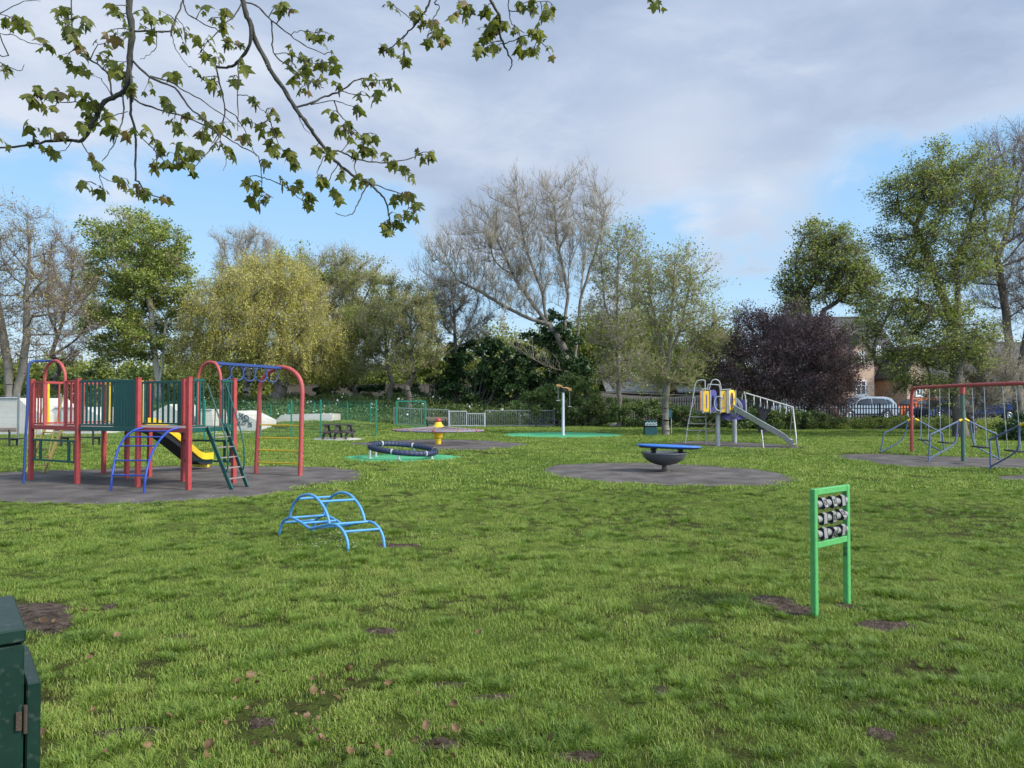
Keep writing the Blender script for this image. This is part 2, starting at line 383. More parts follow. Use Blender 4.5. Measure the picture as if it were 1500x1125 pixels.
def bare(key, cx, cy, rx, ry, wob=.05):
    c = G(cx, cy); n = 26; ph = [random.uniform(0, 6.28) for _ in range(4)]
    rr = [1 + .16 * math.sin(2 * t + ph[0]) + .12 * math.sin(3 * t + ph[1]) + .08 * math.sin(5 * t + ph[2]) + .06 * math.sin(9 * t + ph[3]) for t in [2 * PI * k / n for k in range(n)]]
    V = [(c.x, c.y, .012)]; Fc = []; K_ = 5
    for q in range(1, K_ + 1):
        for k in range(n):
            t = 2 * PI * k / n; f = q / K_; V.append((c.x + rx * rr[k] * f * math.cos(t), c.y + ry * rr[k] * f * math.sin(t), .004 + (.014 * (1 - f) + random.uniform(0, .010) if q < K_ else -.006)))
    for k in range(n): Fc.append((0, 1 + k, 1 + (k + 1) % n))
    for q in range(K_ - 1):
        b = 1 + q * n
        for k in range(n): Fc.append((b + k, b + n + k, b + n + (k + 1) % n, b + (k + 1) % n))
    me = bpy.data.meshes.new('soil_patch'); me.from_pydata(V, [], Fc); me.polygons.foreach_set('use_smooth', [True] * len(Fc)); me.update()
    tag(link_mesh('soil_patch', me, M_SOIL), kind='structure'); BARE[key] = [Vector(v) for v in V[-n:]]
bare('a', 1140, 886, .27, .27, .03); bare('b', 1296, 917, .21, .15, .03); bare('c', 1240, 889, .10, .08, .02)
bare('d', 35, 905, .42, .42, .06); bare('e', 585, 800, .25, .1, .03); bare('f', 720, 1025, .13, .07, .04)
bare('g', 190, 1075, .18, .07, .04); bare('h', 840, 1110, .13, .06, .03)

for i, (bx_, by_) in enumerate([(160, 890), (265, 935), (380, 1060), (560, 925), (660, 1005), (640, 1092), (965, 1012), (1290, 1076), (70, 925)]): bare('s%d' % i, bx_, by_, random.uniform(.06, .15), random.uniform(.05, .10), .03)
def inside(poly, x, y):
    px = np.array([p.x for p in poly]); py = np.array([p.y for p in poly]); r = np.zeros(len(x), bool); j = len(px) - 1
    for i in range(len(px)):
        c = ((py[i] > y) != (py[j] > y)) & (x < (px[j] - px[i]) * (y - py[i]) / (py[j] - py[i] + 1e-12) + px[i]); r ^= c; j = i
    return r
# value noise for turf tone / tuft height
_NG = RNG.random((256, 256))
def vnoise(x, y, s):
    x = x / s + 100; y = y / s + 100; xi = np.floor(x).astype(int); yi = np.floor(y).astype(int); fx = x - xi; fy = y - yi
    fx = fx * fx * (3 - 2 * fx); fy = fy * fy * (3 - 2 * fy); g = lambda a, b: _NG[a % 256, b % 256]
    return (g(xi, yi) * (1 - fx) + g(xi + 1, yi) * fx) * (1 - fy) + (g(xi, yi + 1) * (1 - fx) + g(xi + 1, yi + 1) * fx) * fy

M_BLADE = leafmat('grass_blade', [(.062, .112, .017), (.128, .205, .028), (.20, .28, .043), (.31, .33, .095)], trans=.3, scale=1.2, rough=.6, inst=.55, tone='tone')
def blades(nb, rad, h0, h1, wd, seg=2, dry=.06, splay=1.15):
    V = []; Fq = []; var = []
    for i in range(nb):
        a = random.random() * 2 * PI; r = rad * math.sqrt(random.random()); bx, by = r * math.cos(a), r * math.sin(a)
        h = random.uniform(h0, h1) * (1.15 - .5 * r / rad); la = random.random() * 2 * PI; lean = random.uniform(.2, 1.0) * h * splay; la = (a + random.uniform(-.9, .9)) if splay > 1.2 else la
        w = wd * random.uniform(.7, 1.3); wa = la + PI / 2 + random.uniform(-.6, .6); wx, wy = math.cos(wa) * w, math.sin(wa) * w
        v = random.random() ** 1.2 * .8 if random.random() > dry else 1.6
        b = len(V)
        V += [(bx - wx, by - wy, -.004), (bx + wx, by + wy, -.004)]
        mx, my, mz = bx + math.cos(la) * lean * .35, by + math.sin(la) * lean * .35, h * .6
        V += [(mx + wx * .8, my + wy * .8, mz), (mx - wx * .8, my - wy * .8, mz)]
        tx, ty, tz = bx + math.cos(la) * lean, by + math.sin(la) * lean, h * random.uniform(.75, 1)
        V += [(tx + wx * .1, ty + wy * .1, tz), (tx - wx * .1, ty - wy * .1, tz)]
        Fq += [(b, b + 1, b + 2, b + 3), (b + 3, b + 2, b + 4, b + 5)]; var += [v, v]
    return np.array(V), np.array(Fq), var
pc = bpy.data.collections.new('tuft_shapes')
for k in range(9):
    if k < 4: d = blades(80, .09, .016, .042, .0014)
    elif k < 6: d = blades(110, .05, .035, .07, .0015, dry=.03, splay=1.7)
    else: d = blades(80, .24, .02, .05, .005)
    me = np_mesh('tuft', *d); me.materials.append(M_BLADE); o = bpy.data.objects.new('tuft_%d' % k, me); pc.objects.link(o)
def scatter(d0, d1, dens, marg=.6):
    w0 = 1.05 * d1 + 2.5; n = int(dens * 2 * w0 * (d1 - d0)); x = RNG.uniform(-w0, w0, n); y = RNG.uniform(d0, d1, n)
    k = np.abs(x) < 1.0 * y + 2.0; return x[k], y[k]
TN = []; PX = []; PY = []; PI_ = []; PS = []
for d0, d1, dens, kind in ((2.4, 5.5, 260, 0), (5.5, 9, 170, 0), (9, 14, 85, 0), (14, 22, 22, 1), (22, 34, 12, 1), (34, 52, 7, 1)):
    x, y = scatter(d0, d1, dens)
    keep = np.ones(len(x), bool)
    jx, jy = RNG.normal(0, .05, len(x)), RNG.normal(0, .09, len(x))
    for p in PADS.values(): keep &= ~inside(p, x + jx, y + jy)
    for p in BARE.values(): keep &= ~(inside(p, x, y) & (RNG.random(len(x)) < .95))
    n1 = vnoise(x, y, .26); n2 = vnoise(x + 7, y, .11); n3 = vnoise(x + 50, y, 2.2)
    if kind == 0:
        thin = sst(7.5, 3.5, y) * .9 * (.3 + .9 * n3)          # the lawn is worn and gappy near the path
        keep &= ~((n1 * .45 + n2 * .55 < .36) & (RNG.random(len(x)) < .35 + thin))
    x, y, n1, n2, n3 = x[keep], y[keep], n1[keep], n2[keep], n3[keep]; TN.append(np.clip(.1 + .45 * vnoise(x + 31, y + 5, .3) + .25 * n3 + .25 * vnoise(x, y + 80, 5.0) + RNG.uniform(-.22, .22, len(x)), 0, 1))
    if kind == 0:
        big = (vnoise(x + 3, y + 9, .26) > .56) & (RNG.random(len(x)) < .30); idx = np.where(big, RNG.integers(4, 6, len(x)), RNG.integers(0, 4, len(x)))
        s = .62 + .72 * n1 * (.6 + .8 * n2) + .3 * (n3 - .5) + RNG.uniform(-.12, .12, len(x))
        TN[-1] = np.where(big, TN[-1] * .7, TN[-1])
    else:
        idx = RNG.integers(6, 9, len(x)); s = .8 + .5 * n1 + RNG.uniform(-.1, .1, len(x))
        s = s * (1 + np.clip((y - 14) / 60, 0, .6))
    PX.append(x); PY.append(y); PI_.append(idx); PS.append(s)
x = np.concatenate(PX); y = np.concatenate(PY); idx = np.concatenate(PI_); s = np.concatenate(PS); z = hz(x, y)
me = bpy.data.meshes.new('grass'); me.vertices.add(len(x)); me.vertices.foreach_set('co', np.stack([x, y, z], -1).astype(np.float32).ravel())
a = me.attributes.new('pick', 'INT', 'POINT'); a.data.foreach_set('value', idx.astype(np.int32))
a = me.attributes.new('sc', 'FLOAT', 'POINT'); a.data.foreach_set('value', s.astype(np.float32))
a = me.attributes.new('tone', 'FLOAT', 'POINT'); a.data.foreach_set('value', np.concatenate(TN).astype(np.float32))
a = me.attributes.new('rt', 'FLOAT_VECTOR', 'POINT')
a.data.foreach_set('vector', np.stack([RNG.uniform(-.12, .12, len(x)), RNG.uniform(-.12, .12, len(x)), RNG.uniform(0, 6.28, len(x))], -1).astype(np.float32).ravel())
go = link_mesh('grass', me, M_BLADE); tag(go, 'short mown green grass with thicker tufts covering the whole play area', 'grass', kind='stuff')
ng = bpy.data.node_groups.new('tufts', 'GeometryNodeTree')
ng.interface.new_socket('Geometry', in_out='INPUT', socket_type='NodeSocketGeometry'); ng.interface.new_socket('Geometry', in_out='OUTPUT', socket_type='NodeSocketGeometry')
gi = ng.nodes.new('NodeGroupInput'); gout = ng.nodes.new('NodeGroupOutput'); ip = ng.nodes.new('GeometryNodeInstanceOnPoints')
ci = ng.nodes.new('GeometryNodeCollectionInfo'); ci.inputs[0].default_value = pc; ci.inputs['Separate Children'].default_value = True; ci.inputs['Reset Children'].default_value = True
def na(name, t):
    n = ng.nodes.new('GeometryNodeInputNamedAttribute'); n.data_type = t; n.inputs[0].default_value = name; return n.outputs[0]
ng.links.new(gi.outputs[0], ip.inputs['Points']); ng.links.new(ci.outputs[0], ip.inputs['Instance']); ip.inputs['Pick Instance'].default_value = True
ng.links.new(na('pick', 'INT'), ip.inputs['Instance Index']); ng.links.new(na('rt', 'FLOAT_VECTOR'), ip.inputs['Rotation']); ng.links.new(na('sc', 'FLOAT'), ip.inputs['Scale'])
ng.links.new(ip.outputs[0], gout.inputs[0])
md = go.modifiers.new('tufts', 'NODES'); md.node_group = ng
print('grass points', len(x))

# daisies : one stuff object of small flower heads
fl = []; fv = []
cl = [(480, 800, .5, 40), (200, 745, .9, 35), (350, 735, .7, 14), (960, 725, 4, 14), (700, 790, 3, 8), (1000, 770, 3, 8), (450, 770, 1, 20)]
for px, py, sp, n in cl:
    c = G(px, py)
    for i in range(n):
        X0 = c.x + random.gauss(0, sp * .5); Y0 = c.y + random.gauss(0, sp * .5); r = random.uniform(.006, .009); b = len(fl)
        for k in range(6): fl.append((X0 + r * math.cos(k * PI / 3), Y0 + r * math.sin(k * PI / 3), .065 + .004 * (k % 2)))
        fv += [(b, b + 1, b + 2, b + 3), (b, b + 3, b + 4, b + 5)]
tag(link_mesh('daisies', np_mesh('daisies', np.array(fl), np.array(fv)), paint('daisy', (.75, .75, .7), wear=0)), 'tiny white daisies dotted in the lawn', 'daisies', kind='stuff')

# dead leaves on the lawn near the camera
M_DEAD = leafmat('dead_leaf', [(.055, .030, .014), (.12, .068, .03), (.22, .14, .07)], trans=.15, scale=4)
def dead_mesh(sd):
    r = random.Random(sd); V = []; Fc = []
    n = 5; m = 4; cu = r.uniform(3.5, 8.0); L = 1.0; tw = r.uniform(-.6, .6)
    for i in range(n):
        u = i / (n - 1) - .5; wid = (.28 + .22 * math.cos(u * 2.6) + r.uniform(-.12, .12))
        for j in range(m):
            v = (j / (m - 1) - .5) * 2 * wid
            V.append((u * L * .9 + .1 * v, v + tw * u * .4, .12 + cu * .16 * v * v + .25 * u * u * r.uniform(.5, 1.3) + r.uniform(-.03, .03)))
    for i in range(n - 1):
        for j in range(m - 1): b = i * m + j; Fc.append((b, b + 1, b + m + 1, b + m))
    return np_mesh('fallen_leaf', np.array(V), np.array(Fc), var=[r.random()] * len(Fc))
dms = [dead_mesh(i) for i in range(7)]
for d in dms: d.materials.append(M_DEAD)
spots = [(397, 1116), (412, 1112), (470, 1088), (482, 1095), (503, 1110), (512, 1113), (578, 1112), (570, 1119), (650, 1082), (665, 1078), (688, 1100), (642, 1102), (705, 1075), (662, 1042), (365, 1002), (372, 1010), (168, 967), (293, 962), (206, 968), (135, 1047), (310, 1103), (378, 1095), (150, 1115), (218, 1108), (385, 1052), (452, 1041), (500, 1025), (472, 1027), (515, 1012), (465, 1060), (420, 996), (702, 930), (958, 988), (910, 1044), (735, 1085), (330, 1075), (60, 1085), (245, 1060), (640, 1118), (600, 1062), (545, 1070), (440, 1105), (300, 1120), (805, 1098), (120, 905), (95, 925), (110, 940)] + [(random.gauss(430, 190), random.uniform(985, 1122)) for _ in range(34)] + [(random.uniform(60, 200), random.uniform(900, 1000)) for _ in range(8)]
for i, (px, py) in enumerate(spots):
    me = dms[i % 7]; o = bpy.data.objects.new('fallen_leaf', me); C.objects.link(o); g = G(px + random.uniform(-4, 4), py + random.uniform(-3, 3))
    o.location = (g.x, g.y, .028 + random.uniform(0, .025)); o.rotation_euler = (random.uniform(-.9, .9), random.uniform(-.9, .9), random.uniform(0, 6)); k = random.choice((.018, .024, .03, .038, .05)); o.scale = (k, k, k)
    tag(o, 'small curled brown dead leaf lying in the foreground grass', 'leaf', 'dead leaves scattered over the near lawn')
# ================================================================ play equipment
RED = paint('red_paint', (.29, .04, .038), .42, .4); REDD = paint('red_faded', (.33, .06, .055), .5, .6, bump=.25)
GRE = paint('green_paint', (.008, .060, .050), .35, .18); BLU = paint('blue_paint', (.022, .055, .28), .3, .2); NAV = paint('navy_paint', (.02, .045, .16), .35, .2)
LBL = paint('light_blue_paint', (.07, .24, .46), .4, .3, scale=14); YEL = paint('yellow_paint', (.62, .40, .02), .4, .25)
OCH = paint('worn_yellow', (.20, .155, .045), .5, .5); DKG = paint('slide_underside', (.015, .018, .02), .5, .2)
BRG = paint('bright_green_paint', (.07, .285, .08), .45, .7, scale=22, dirt=(.03, .08, .04)); DECK = paint('deck_board', (.20, .16, .15), .7, .3)
GALV = paint('galvanised', (.42, .44, .45), .42, .2, metallic=.55); STEEL = paint('stainless', (.55, .57, .6), .28, .1, metallic=.85)
BLK = paint('black_rubber', (.018, .018, .02), .6, .2); PURP = paint('purple_panel', (.10, .09, .28), .45, .2); SILV = paint('silver_tube', (.30, .30, .285), .4, .2, metallic=.3)
BLUEB = paint('blue_board', (.03, .13, .42), .4, .2); ORG_M = paint('orange_tube', (.33, .17, .065), .5, .3); TEAL = paint('teal_sign', (.01, .10, .11), .4, .1)
WOOD = paint('old_timber', (.20, .15, .11), .8, .4, scale=12); PLAS = paint('dark_plastic_timber', (.045, .036, .036), .6, .3)

# ---- climbing frame on the left
FLp, FRp = G(45, 703), G(113, 709); a_ = (FRp - FLp).normalized(); bvec = Vector((-a_.y, a_.x, 0))
side = 1.62
BLp = FLp + bvec * side; BRp = FRp + bvec * side
CFp = G(201.5, 713.8); CBp = G(185.5, 700.6); RFp = G(276, 718); RMp = G(268.5, 705); RBp = G(342, 708)
DZ = 1.17; TZ = 2.10
cf = thing('climbing_frame', 'red and green climbing frame with towers, bridge, yellow slide and blue arched ladder', 'climbing frame', (CFp.x, CFp.y, 0))
for p in (FLp, FRp, BLp, BRp, CFp, CBp, RFp, RMp, RBp):
    m = MB(); m.box(p + Vector((0, 0, TZ / 2)), (.084, .084, TZ + .04), (a_, bvec, Vector((0, 0, 1)))); m.box(p + Vector((0, 0, TZ + .03)), (.09, .09, .02), (a_, bvec, Vector((0, 0, 1)))); m.build('post', RED, cf)
def at(p, z): return Vector((p.x, p.y, z))
def lerp(a, b, t): return a + (b - a) * t
# decks
m = MB(); m.prism([at(FLp, DZ - .05), at(FRp, DZ - .05), at(BRp, DZ - .05), at(BLp, DZ - .05)], (0, 0, .045)); m.build('deck', DECK, cf)
m = MB(); m.prism([at(FRp, DZ - .049), at(CFp, DZ - .049), at(CBp, DZ - .049), at(BRp, DZ - .049)], (0, 0, .04)); m.build('bridge_deck', DECK, cf)
m = MB(); m.prism([at(CFp, DZ - .052), at(RFp, DZ - .052), at(RMp, DZ - .052), at(CBp, DZ - .052)], (0, 0, .045)); m.build('deck', DECK, cf)
m = MB(); m.prism([at(RFp, DZ - .054), at(RBp, DZ - .054), at(RMp, DZ - .054)], (0, 0, .045)); m.build('deck', DECK, cf)
def edge(A, B, mat, z=DZ - .045, h=.085):
    m = MB(); m.beam(at(A, z), at(B, z), .045, h); m.build('deck_edge', mat, cf)
edge(FLp, FRp, RED); edge(CFp, RFp, RED); edge(FRp, CFp, GRE); edge(RFp, RBp, GRE); edge(RMp, RBp, GRE); edge(CBp, RMp, GRE); edge(BRp, CBp, GRE); edge(BLp, BRp, GRE); edge(FLp, BLp, RED)
def barrier(A, B, t0, t1, n, mat, z0=DZ + .03, z1=TZ - .02, w=.032, name='barrier'):
    m = MB(); P = lerp(A, B, t0); Q = lerp(A, B, t1); d = (Q - P).normalized()
    m.beam(at(P, z1), at(Q, z1), .04, .05); m.beam(at(P, z0), at(Q, z0), .035, .035)
    for i in range(n):
        p = lerp(P, Q, (i + .5) / n if n > 1 else .5); m.box(at(p, (z0 + z1) / 2), (w, .022, z1 - z0 - .04), (d, Vector((-d.y, d.x, 0)), Vector((0, 0, 1))))
    return m.build(name, mat, cf)
# left tower front : bars, red arch
barrier(FLp, FRp, .05, .30, 4, RED, w=.03); barrier(FLp, FRp, .73, .97, 3, RED, w=.03)
pf = PL(FLp, FRp)
m = MB(); m.tube(smooth_path([pf(65, 626), pf(65, 600), pf(65, 560), pf(66.5, 545), pf(72, 533), pf(81, 528.5), pf(89, 533), pf(94.5, 545), pf(95.5, 560), pf(95.5, 600), pf(95.5, 626)], 6), .032, 10); m.build('arch', REDD, cf, True)
barrier(FLp, BLp, .1, .95, 5, RED); barrier(BLp, BRp, .02, .15, 2, YEL); barrier(BLp, BRp, .72, .97, 4, YEL)
m = MB(); q = PL(BLp, BRp); m.beam(q(70, 623), q(70, 559), .05, .07); m.build('barrier_post', YEL, cf)
# fireman pole
d0 = 1844 / (708 - 586)
m = MB(); m.tube(smooth_path([W(34.7, 708, d0), W(37, 650, d0), W(40, 600, d0), W(41, 550, d0), W(43, 534, d0 + .02), W(50, 529, d0 + .1), W(66, 528.6, d0 + .4), pf(81, 528.5)], 6), .026, 10); m.build('fire_pole', NAV, cf, True)
# infill frames under decks
def infill(A, B, n, z0=.44, z1=.86):
    m = MB(); m.beam(at(A, z1), at(B, z1), .035, .04); m.beam(at(A, z0), at(B, z0), .035, .04); d = (B - A).normalized()
    for t, w in n: m.box(at(lerp(A, B, t), (z0 + z1) / 2), (w, .02, z1 - z0 - .04), (d, Vector((-d.y, d.x, 0)), Vector((0, 0, 1))))
    m.build('lower_panel', GRE, cf)
infill(FLp, FRp, [(.09, .03), (.21, .085), (.82, .085), (.93, .03)]); infill(RMp, RBp, [(.12, .06), (.82, .06), (.93, .03)])
# rear ladder of left tower
q = PL(BLp, BRp)
lt = [q(68, 622), q(93, 623)]; lb = [Vector((G(38.5, 693).x, G(38.5, 693).y, 0)), Vector((G(63.5, 694).x, G(63.5, 694).y, 0))]
m = MB()
for t_, b_ in zip(lt, lb): m.beam(b_, t_, .035, .09)
m.build('ladder_stile', OCH, cf)
m = MB()
for k in range(1, 6): m.beam(lerp(lb[0], lt[0], k / 6), lerp(lb[1], lt[1], k / 6), .07, .025)
m.build('ladder_rung', OCH, cf)
m = MB()
for i in (0, 1):
    o_ = lb[i] - lt[i]; s_ = lt[i]
    m.tube(smooth_path([s_ + Vector((0, 0, .75)) - o_ * .0, s_ + o_ * .3 + Vector((0, 0, .55)), s_ + o_ * .62 + Vector((0, 0, .36)), s_ + o_ * .75 + Vector((0, 0, .14)), s_ + o_ * .7], 5), .016, 7)
m.build('handrail', OCH, cf, True)
# bridge front: bars + ribbed panel
barrier(FRp, CFp, .04, .60, 8, GRE, w=.045); d_ = (CFp - FRp).normalized()
m = MB(); P, Q = lerp(FRp, CFp, .60), lerp(FRp, CFp, .955)
m.beam(at(P, TZ - .02), at(Q, TZ - .02), .045, .05)
for i in range(14): m.box(at(lerp(P, Q, (i + .5) / 14), (DZ + TZ) / 2 - .01), ((Q - P).length / 14 * .93, .028 + .012 * (i % 2), TZ - DZ - .02), (d_, Vector((-d_.y, d_.x, 0)), Vector((0, 0, 1))))
m.build('solid_panel', GRE, cf)
barrier(BRp, CBp, .03, .3, 3, GRE); barrier(BRp, CBp, .3, .36, 1, YEL); barrier(BRp, CBp, .86, .92, 1, YEL)
m = MB(); m.beam(at(lerp(BRp, CBp, .3), TZ), at(lerp(BRp, CBp, .92), TZ), .05, .05); m.build('slide_bar', YEL, cf)
barrier(CBp, RMp, .02, .97, 10, GRE, w=.05)
for t in (.08, .93):
    m = MB(); m.box(at(lerp(CBp, RMp, t), (DZ + TZ) / 2), (.12, .03, TZ - DZ), ((RMp - CBp).normalized(), Vector((0, 0, 1)).cross((RMp - CBp).normalized()), Vector((0, 0, 1)))); m.build('edge_board', GRE, cf)
# right tower : three sides
barrier(RFp, RBp, .05, .33, 4, GRE); barrier(RFp, RBp, .70, .96, 4, GRE); barrier(RMp, RBp, .05, .24, 2, RED); barrier(RMp, RBp, .78, .96, 2, GRE)
pr = PL(RMp, RBp)
m = MB(); m.tube(smooth_path([pr(290, 624), pr(290, 590), pr(290.5, 556), pr(294, 541), pr(302, 532), pr(309, 530.5), pr(316, 533), pr(321.5, 544), pr(323.5, 560), pr(323.5, 590), pr(323.5, 625)], 6), .032, 10); m.build('arch', REDD, cf, True)
PA, PB = G(375, 694), G(439.5, 697); pp = PL(PA, PB)
m = MB(); m.tube(smooth_path([pp(375, 694), pp(377, 650), pp(379.5, 600), pp(380, 575), pp(382, 562), pp(389, 550), pp(401, 541), pp(413, 538), pp(427, 542), pp(438, 553), pp(442.5, 570), pp(442, 600), pp(441, 650), pp(439.5, 697)], 6), .05, 12); m.build('portal', REDD, cf, True)
for y0, y1 in ((622, 623.5), (641, 642), (659, 660.5), (677, 679)):
    m = MB(); m.tube([pp(378, y0), pp(440, y1)], .016, 8); m.build('portal_rung', YEL, cf, True)
top0 = pr(311, 531.5); top1 = pp(413, 539)
m = MB(); m.beam(top0, top1, .07, .06); m.build('ring_beam', NAV, cf)
dirb = (top1 - top0).normalized()
for k in range(5):
    c = lerp(top0, top1, .17 + .17 * k) - Vector((0, 0, .18)); m = MB()
    m.tube([c + dirb * (.16 * math.cos(t * PI / 12)) + Vector((0, 0, .16 * math.sin(t * PI / 12))) for t in range(24)], .014, 8, closed=True)
    m.build('ring', NAV, cf, True)
# green ladder on the right with hand rails
pt = PL(RFp, RBp); lt = [pt(303, 626), pt(331, 625)]; lb = [G(339.5, 717.5), G(362.5, 713.5)]
m = MB()
for t_, b_ in zip(lt, lb): m.beam(b_, t_, .03, .09)
m.build('ladder_stile', GRE, cf)
m = MB()
for k in range(1, 6): m.beam(lerp(lb[0], lt[0], k / 6), lerp(lb[1], lt[1], k / 6), .08, .02)
m.build('ladder_tread', DECK, cf)
m = MB()
hs = Vector((0, 0, TZ - DZ - .08))
for t_, b_ in zip(lt, lb):
    o_ = b_ - t_
    m.tube(smooth_path([t_ + hs, t_ + o_ * .35 + hs * .93, t_ + o_ * .72 + hs * .82, t_ + o_ * .83 + hs * .62, t_ + o_ * .84 + hs * .3, t_ + o_ * .76], 5), .015, 7)
    m.tube([t_ + o_ * .30, t_ + o_ * .33 + hs * .9], .011, 6)
m.build('handrail', GRE, cf, True)
# blue arched ladder
LF, RF_ = G(162.5, 719), G(211, 722.5); e0 = 13.6 / 13.15 * LF.y; mid = lerp(CFp, RFp, .5)
def arcl(pix, foot, endd):
    out = []; n = len(pix)
    for i, (x_, y_) in enumerate(pix): out.append(W(x_, y_, foot.y + (endd - foot.y) * max(0, (i - 1) / (n - 2))))
    out[0] = foot; return smooth_path(out, 5)
Lp = [(162.5, 719), (164, 700), (167.5, 679), (173.5, 657), (184, 640), (197, 630), (209, 627)]; Rp = [(211, 722.5), (213, 701), (217.5, 679), (226, 657), (238, 640), (250, 630), (262, 627)]
L1 = arcl(Lp, LF, lerp(CFp, RFp, .12).y - .05); R1 = arcl(Rp, RF_, lerp(CFp, RFp, .82).y - .05)
m = MB(); m.tube(L1, .021, 9); m.build('arched_stile', BLU, cf, True); m = MB(); m.tube(R1, .021, 9); m.build('arched_stile', BLU, cf, True)
for k in (6, 11, 16, 20, 24):
    m = MB(); m.tube([L1[k], R1[k]], .015, 8); m.build('arched_rung', BLU, cf, True)
# slide
S0 = at(lerp(BRp, CBp, .62), DZ - .02) + bvec * .02; E0 = G(300, 686)
S0 = Vector((S0.x, S0.y, DZ - .02)); dS = Vector((E0.x - S0.x, E0.y - S0.y, 0)); Ls = dS.length; dS.normalize(); nS = Vector((-dS.y, dS.x, 0))
prof = [(0, 0), (.12, -.02), (.3, -.18), (.5, -.44), (.68, -.70), (.78, -.84), (.86, -.90), (1.0, -.91)]
path = smooth_path([S0 + dS * (Ls * t) + Vector((0, 0, zz)) for t, zz in prof], 5)
def strip(off, w, h, name, mat, dz=0):
    vs = []; fs = []; m = MB()
    for p in path:
        c = p + nS * off + Vector((0, 0, dz)); vs += [c - nS * w / 2, c + nS * w / 2, c + nS * w / 2 + Vector((0, 0, h)), c - nS * w / 2 + Vector((0, 0, h))]
    for i in range(len(path) - 1):
        for k in range(4): fs.append((i * 4 + k, i * 4 + (k + 1) % 4, i * 4 + 4 + (k + 1) % 4, i * 4 + 4 + k))
    fs += [(3, 2, 1, 0), tuple(len(vs) - 4 + k for k in range(4))]; m.add(vs, fs); return m.build(name, mat, cf)
strip(0, .44, .02, 'slide_bed', YEL); strip(-.235, .03, .16, 'slide_side', YEL, .001); strip(.235, .03, .16, 'slide_side', YEL, .001); strip(0, .42, .12, 'slide_underside', DKG, -.125)
m = MB(); m.box(path[-1] - dS * .12 + Vector((0, 0, -.1)), (.08, .4, .2), (dS, nS, Vector((0, 0, 1)))); m.build('slide_foot', YEL, cf)

# ---- small blue climber on the grass
F1, F2, B1, B2 = G(408.6, 783), G(510.8, 808), G(461, 778), G(563.5, 803)
def Z3(x_, y_): return (380 + x_ / 6.818, 680 + y_ / 6.818)
pF = PL(F1, F2); pB = PL(B1, B2)
bc = thing('low_climber', 'small light blue tubular humped climber standing alone on the grass', 'climber', ((F1.x + B2.x) / 2, (F1.y + B2.y) / 2, 0))
T = .0165
Fr = [F1 + Vector((0, 0, -.05))] + [pF(*Z3(*p)) for p in ((208, 650), (240, 570), (300, 537), (350, 545), (430, 590), (480, 627), (525, 641), (600, 622), (700, 602), (760, 605), (810, 635), (850, 690), (880, 780))] + [F2 + Vector((0, 0, -.05))]
off = B2 - F2
Br = [p + off for p in Fr]; pB = PL(Fr[0] + off, F2 + off)
m = MB(); m.tube(smooth_path(Fr, 5), T, 10); m.build('side_rail', LBL, bc, True)
m = MB(); m.tube(smooth_path(Br, 5), T, 10); m.build('side_rail', LBL, bc, True)
hoop = [pF(*Z3(*p)) for p in ((300, 537), (318, 460), (350, 385), (405, 325), (480, 303), (550, 322), (605, 375), (655, 450), (685, 530), (700, 602))]
for o_ in (Vector((0, 0, 0)), off):
    m = MB(); m.tube(smooth_path([p + o_ for p in hoop], 5), T, 10); m.build('hoop', LBL, bc, True)
fs_ = smooth_path(Fr, 5); hs_ = smooth_path(hoop, 5)
for P in (fs_[9], fs_[16], fs_[25], fs_[33], fs_[40], fs_[48], fs_[59], hs_[13], hs_[30]):
    m = MB(); m.tube([P, P + off], T * .9, 9); m.build('cross_bar', LBL, bc, True)

# ---- noughts and crosses frame
PA, PB = G(1193.5, 903), G(1241, 887); q = PL(PA, PB); dx = (PB - PA).normalized(); dy = Vector((-dx.y, dx.x, 0)); UZ = Vector((0, 0, 1))
nc = thing('noughts_and_crosses_frame', 'bright green steel noughts and crosses frame with grey turning blocks in the grass', 'game panel', (PA.x, PA.y, 0))
zt = q(1193.5, 716).z; w_ = .046
for P in (PA, PB):
    m = MB(); m.box(at(P, zt / 2 - .05), (w_, w_, zt + .1), (dx, dy, UZ)); m.build('post', BRG, nc)
IA, IB = PA + dx * w_ / 2, PB - dx * w_ / 2
m = MB(); m.beam(at(IA, zt - .026), at(IB, zt - .026), w_ - .004, .05); m.build('top_rail', BRG, nc)
zr = q(1215, 794).z
m = MB(); m.beam(at(IA, zr), at(IB, zr), w_ - .004, .05); m.build('lower_rail', BRG, nc)
GRY = paint('grey_plastic', (.19, .187, .178), .5, .4, scale=20, dirt=(.1, .1, .09)); MARK = paint('black_marking', (.02, .02, .021), .5, 0)
span = (IB - IA).length; marks = [['O', 'T', ''], ['', 'O', 'O'], ['', 'X', '']]
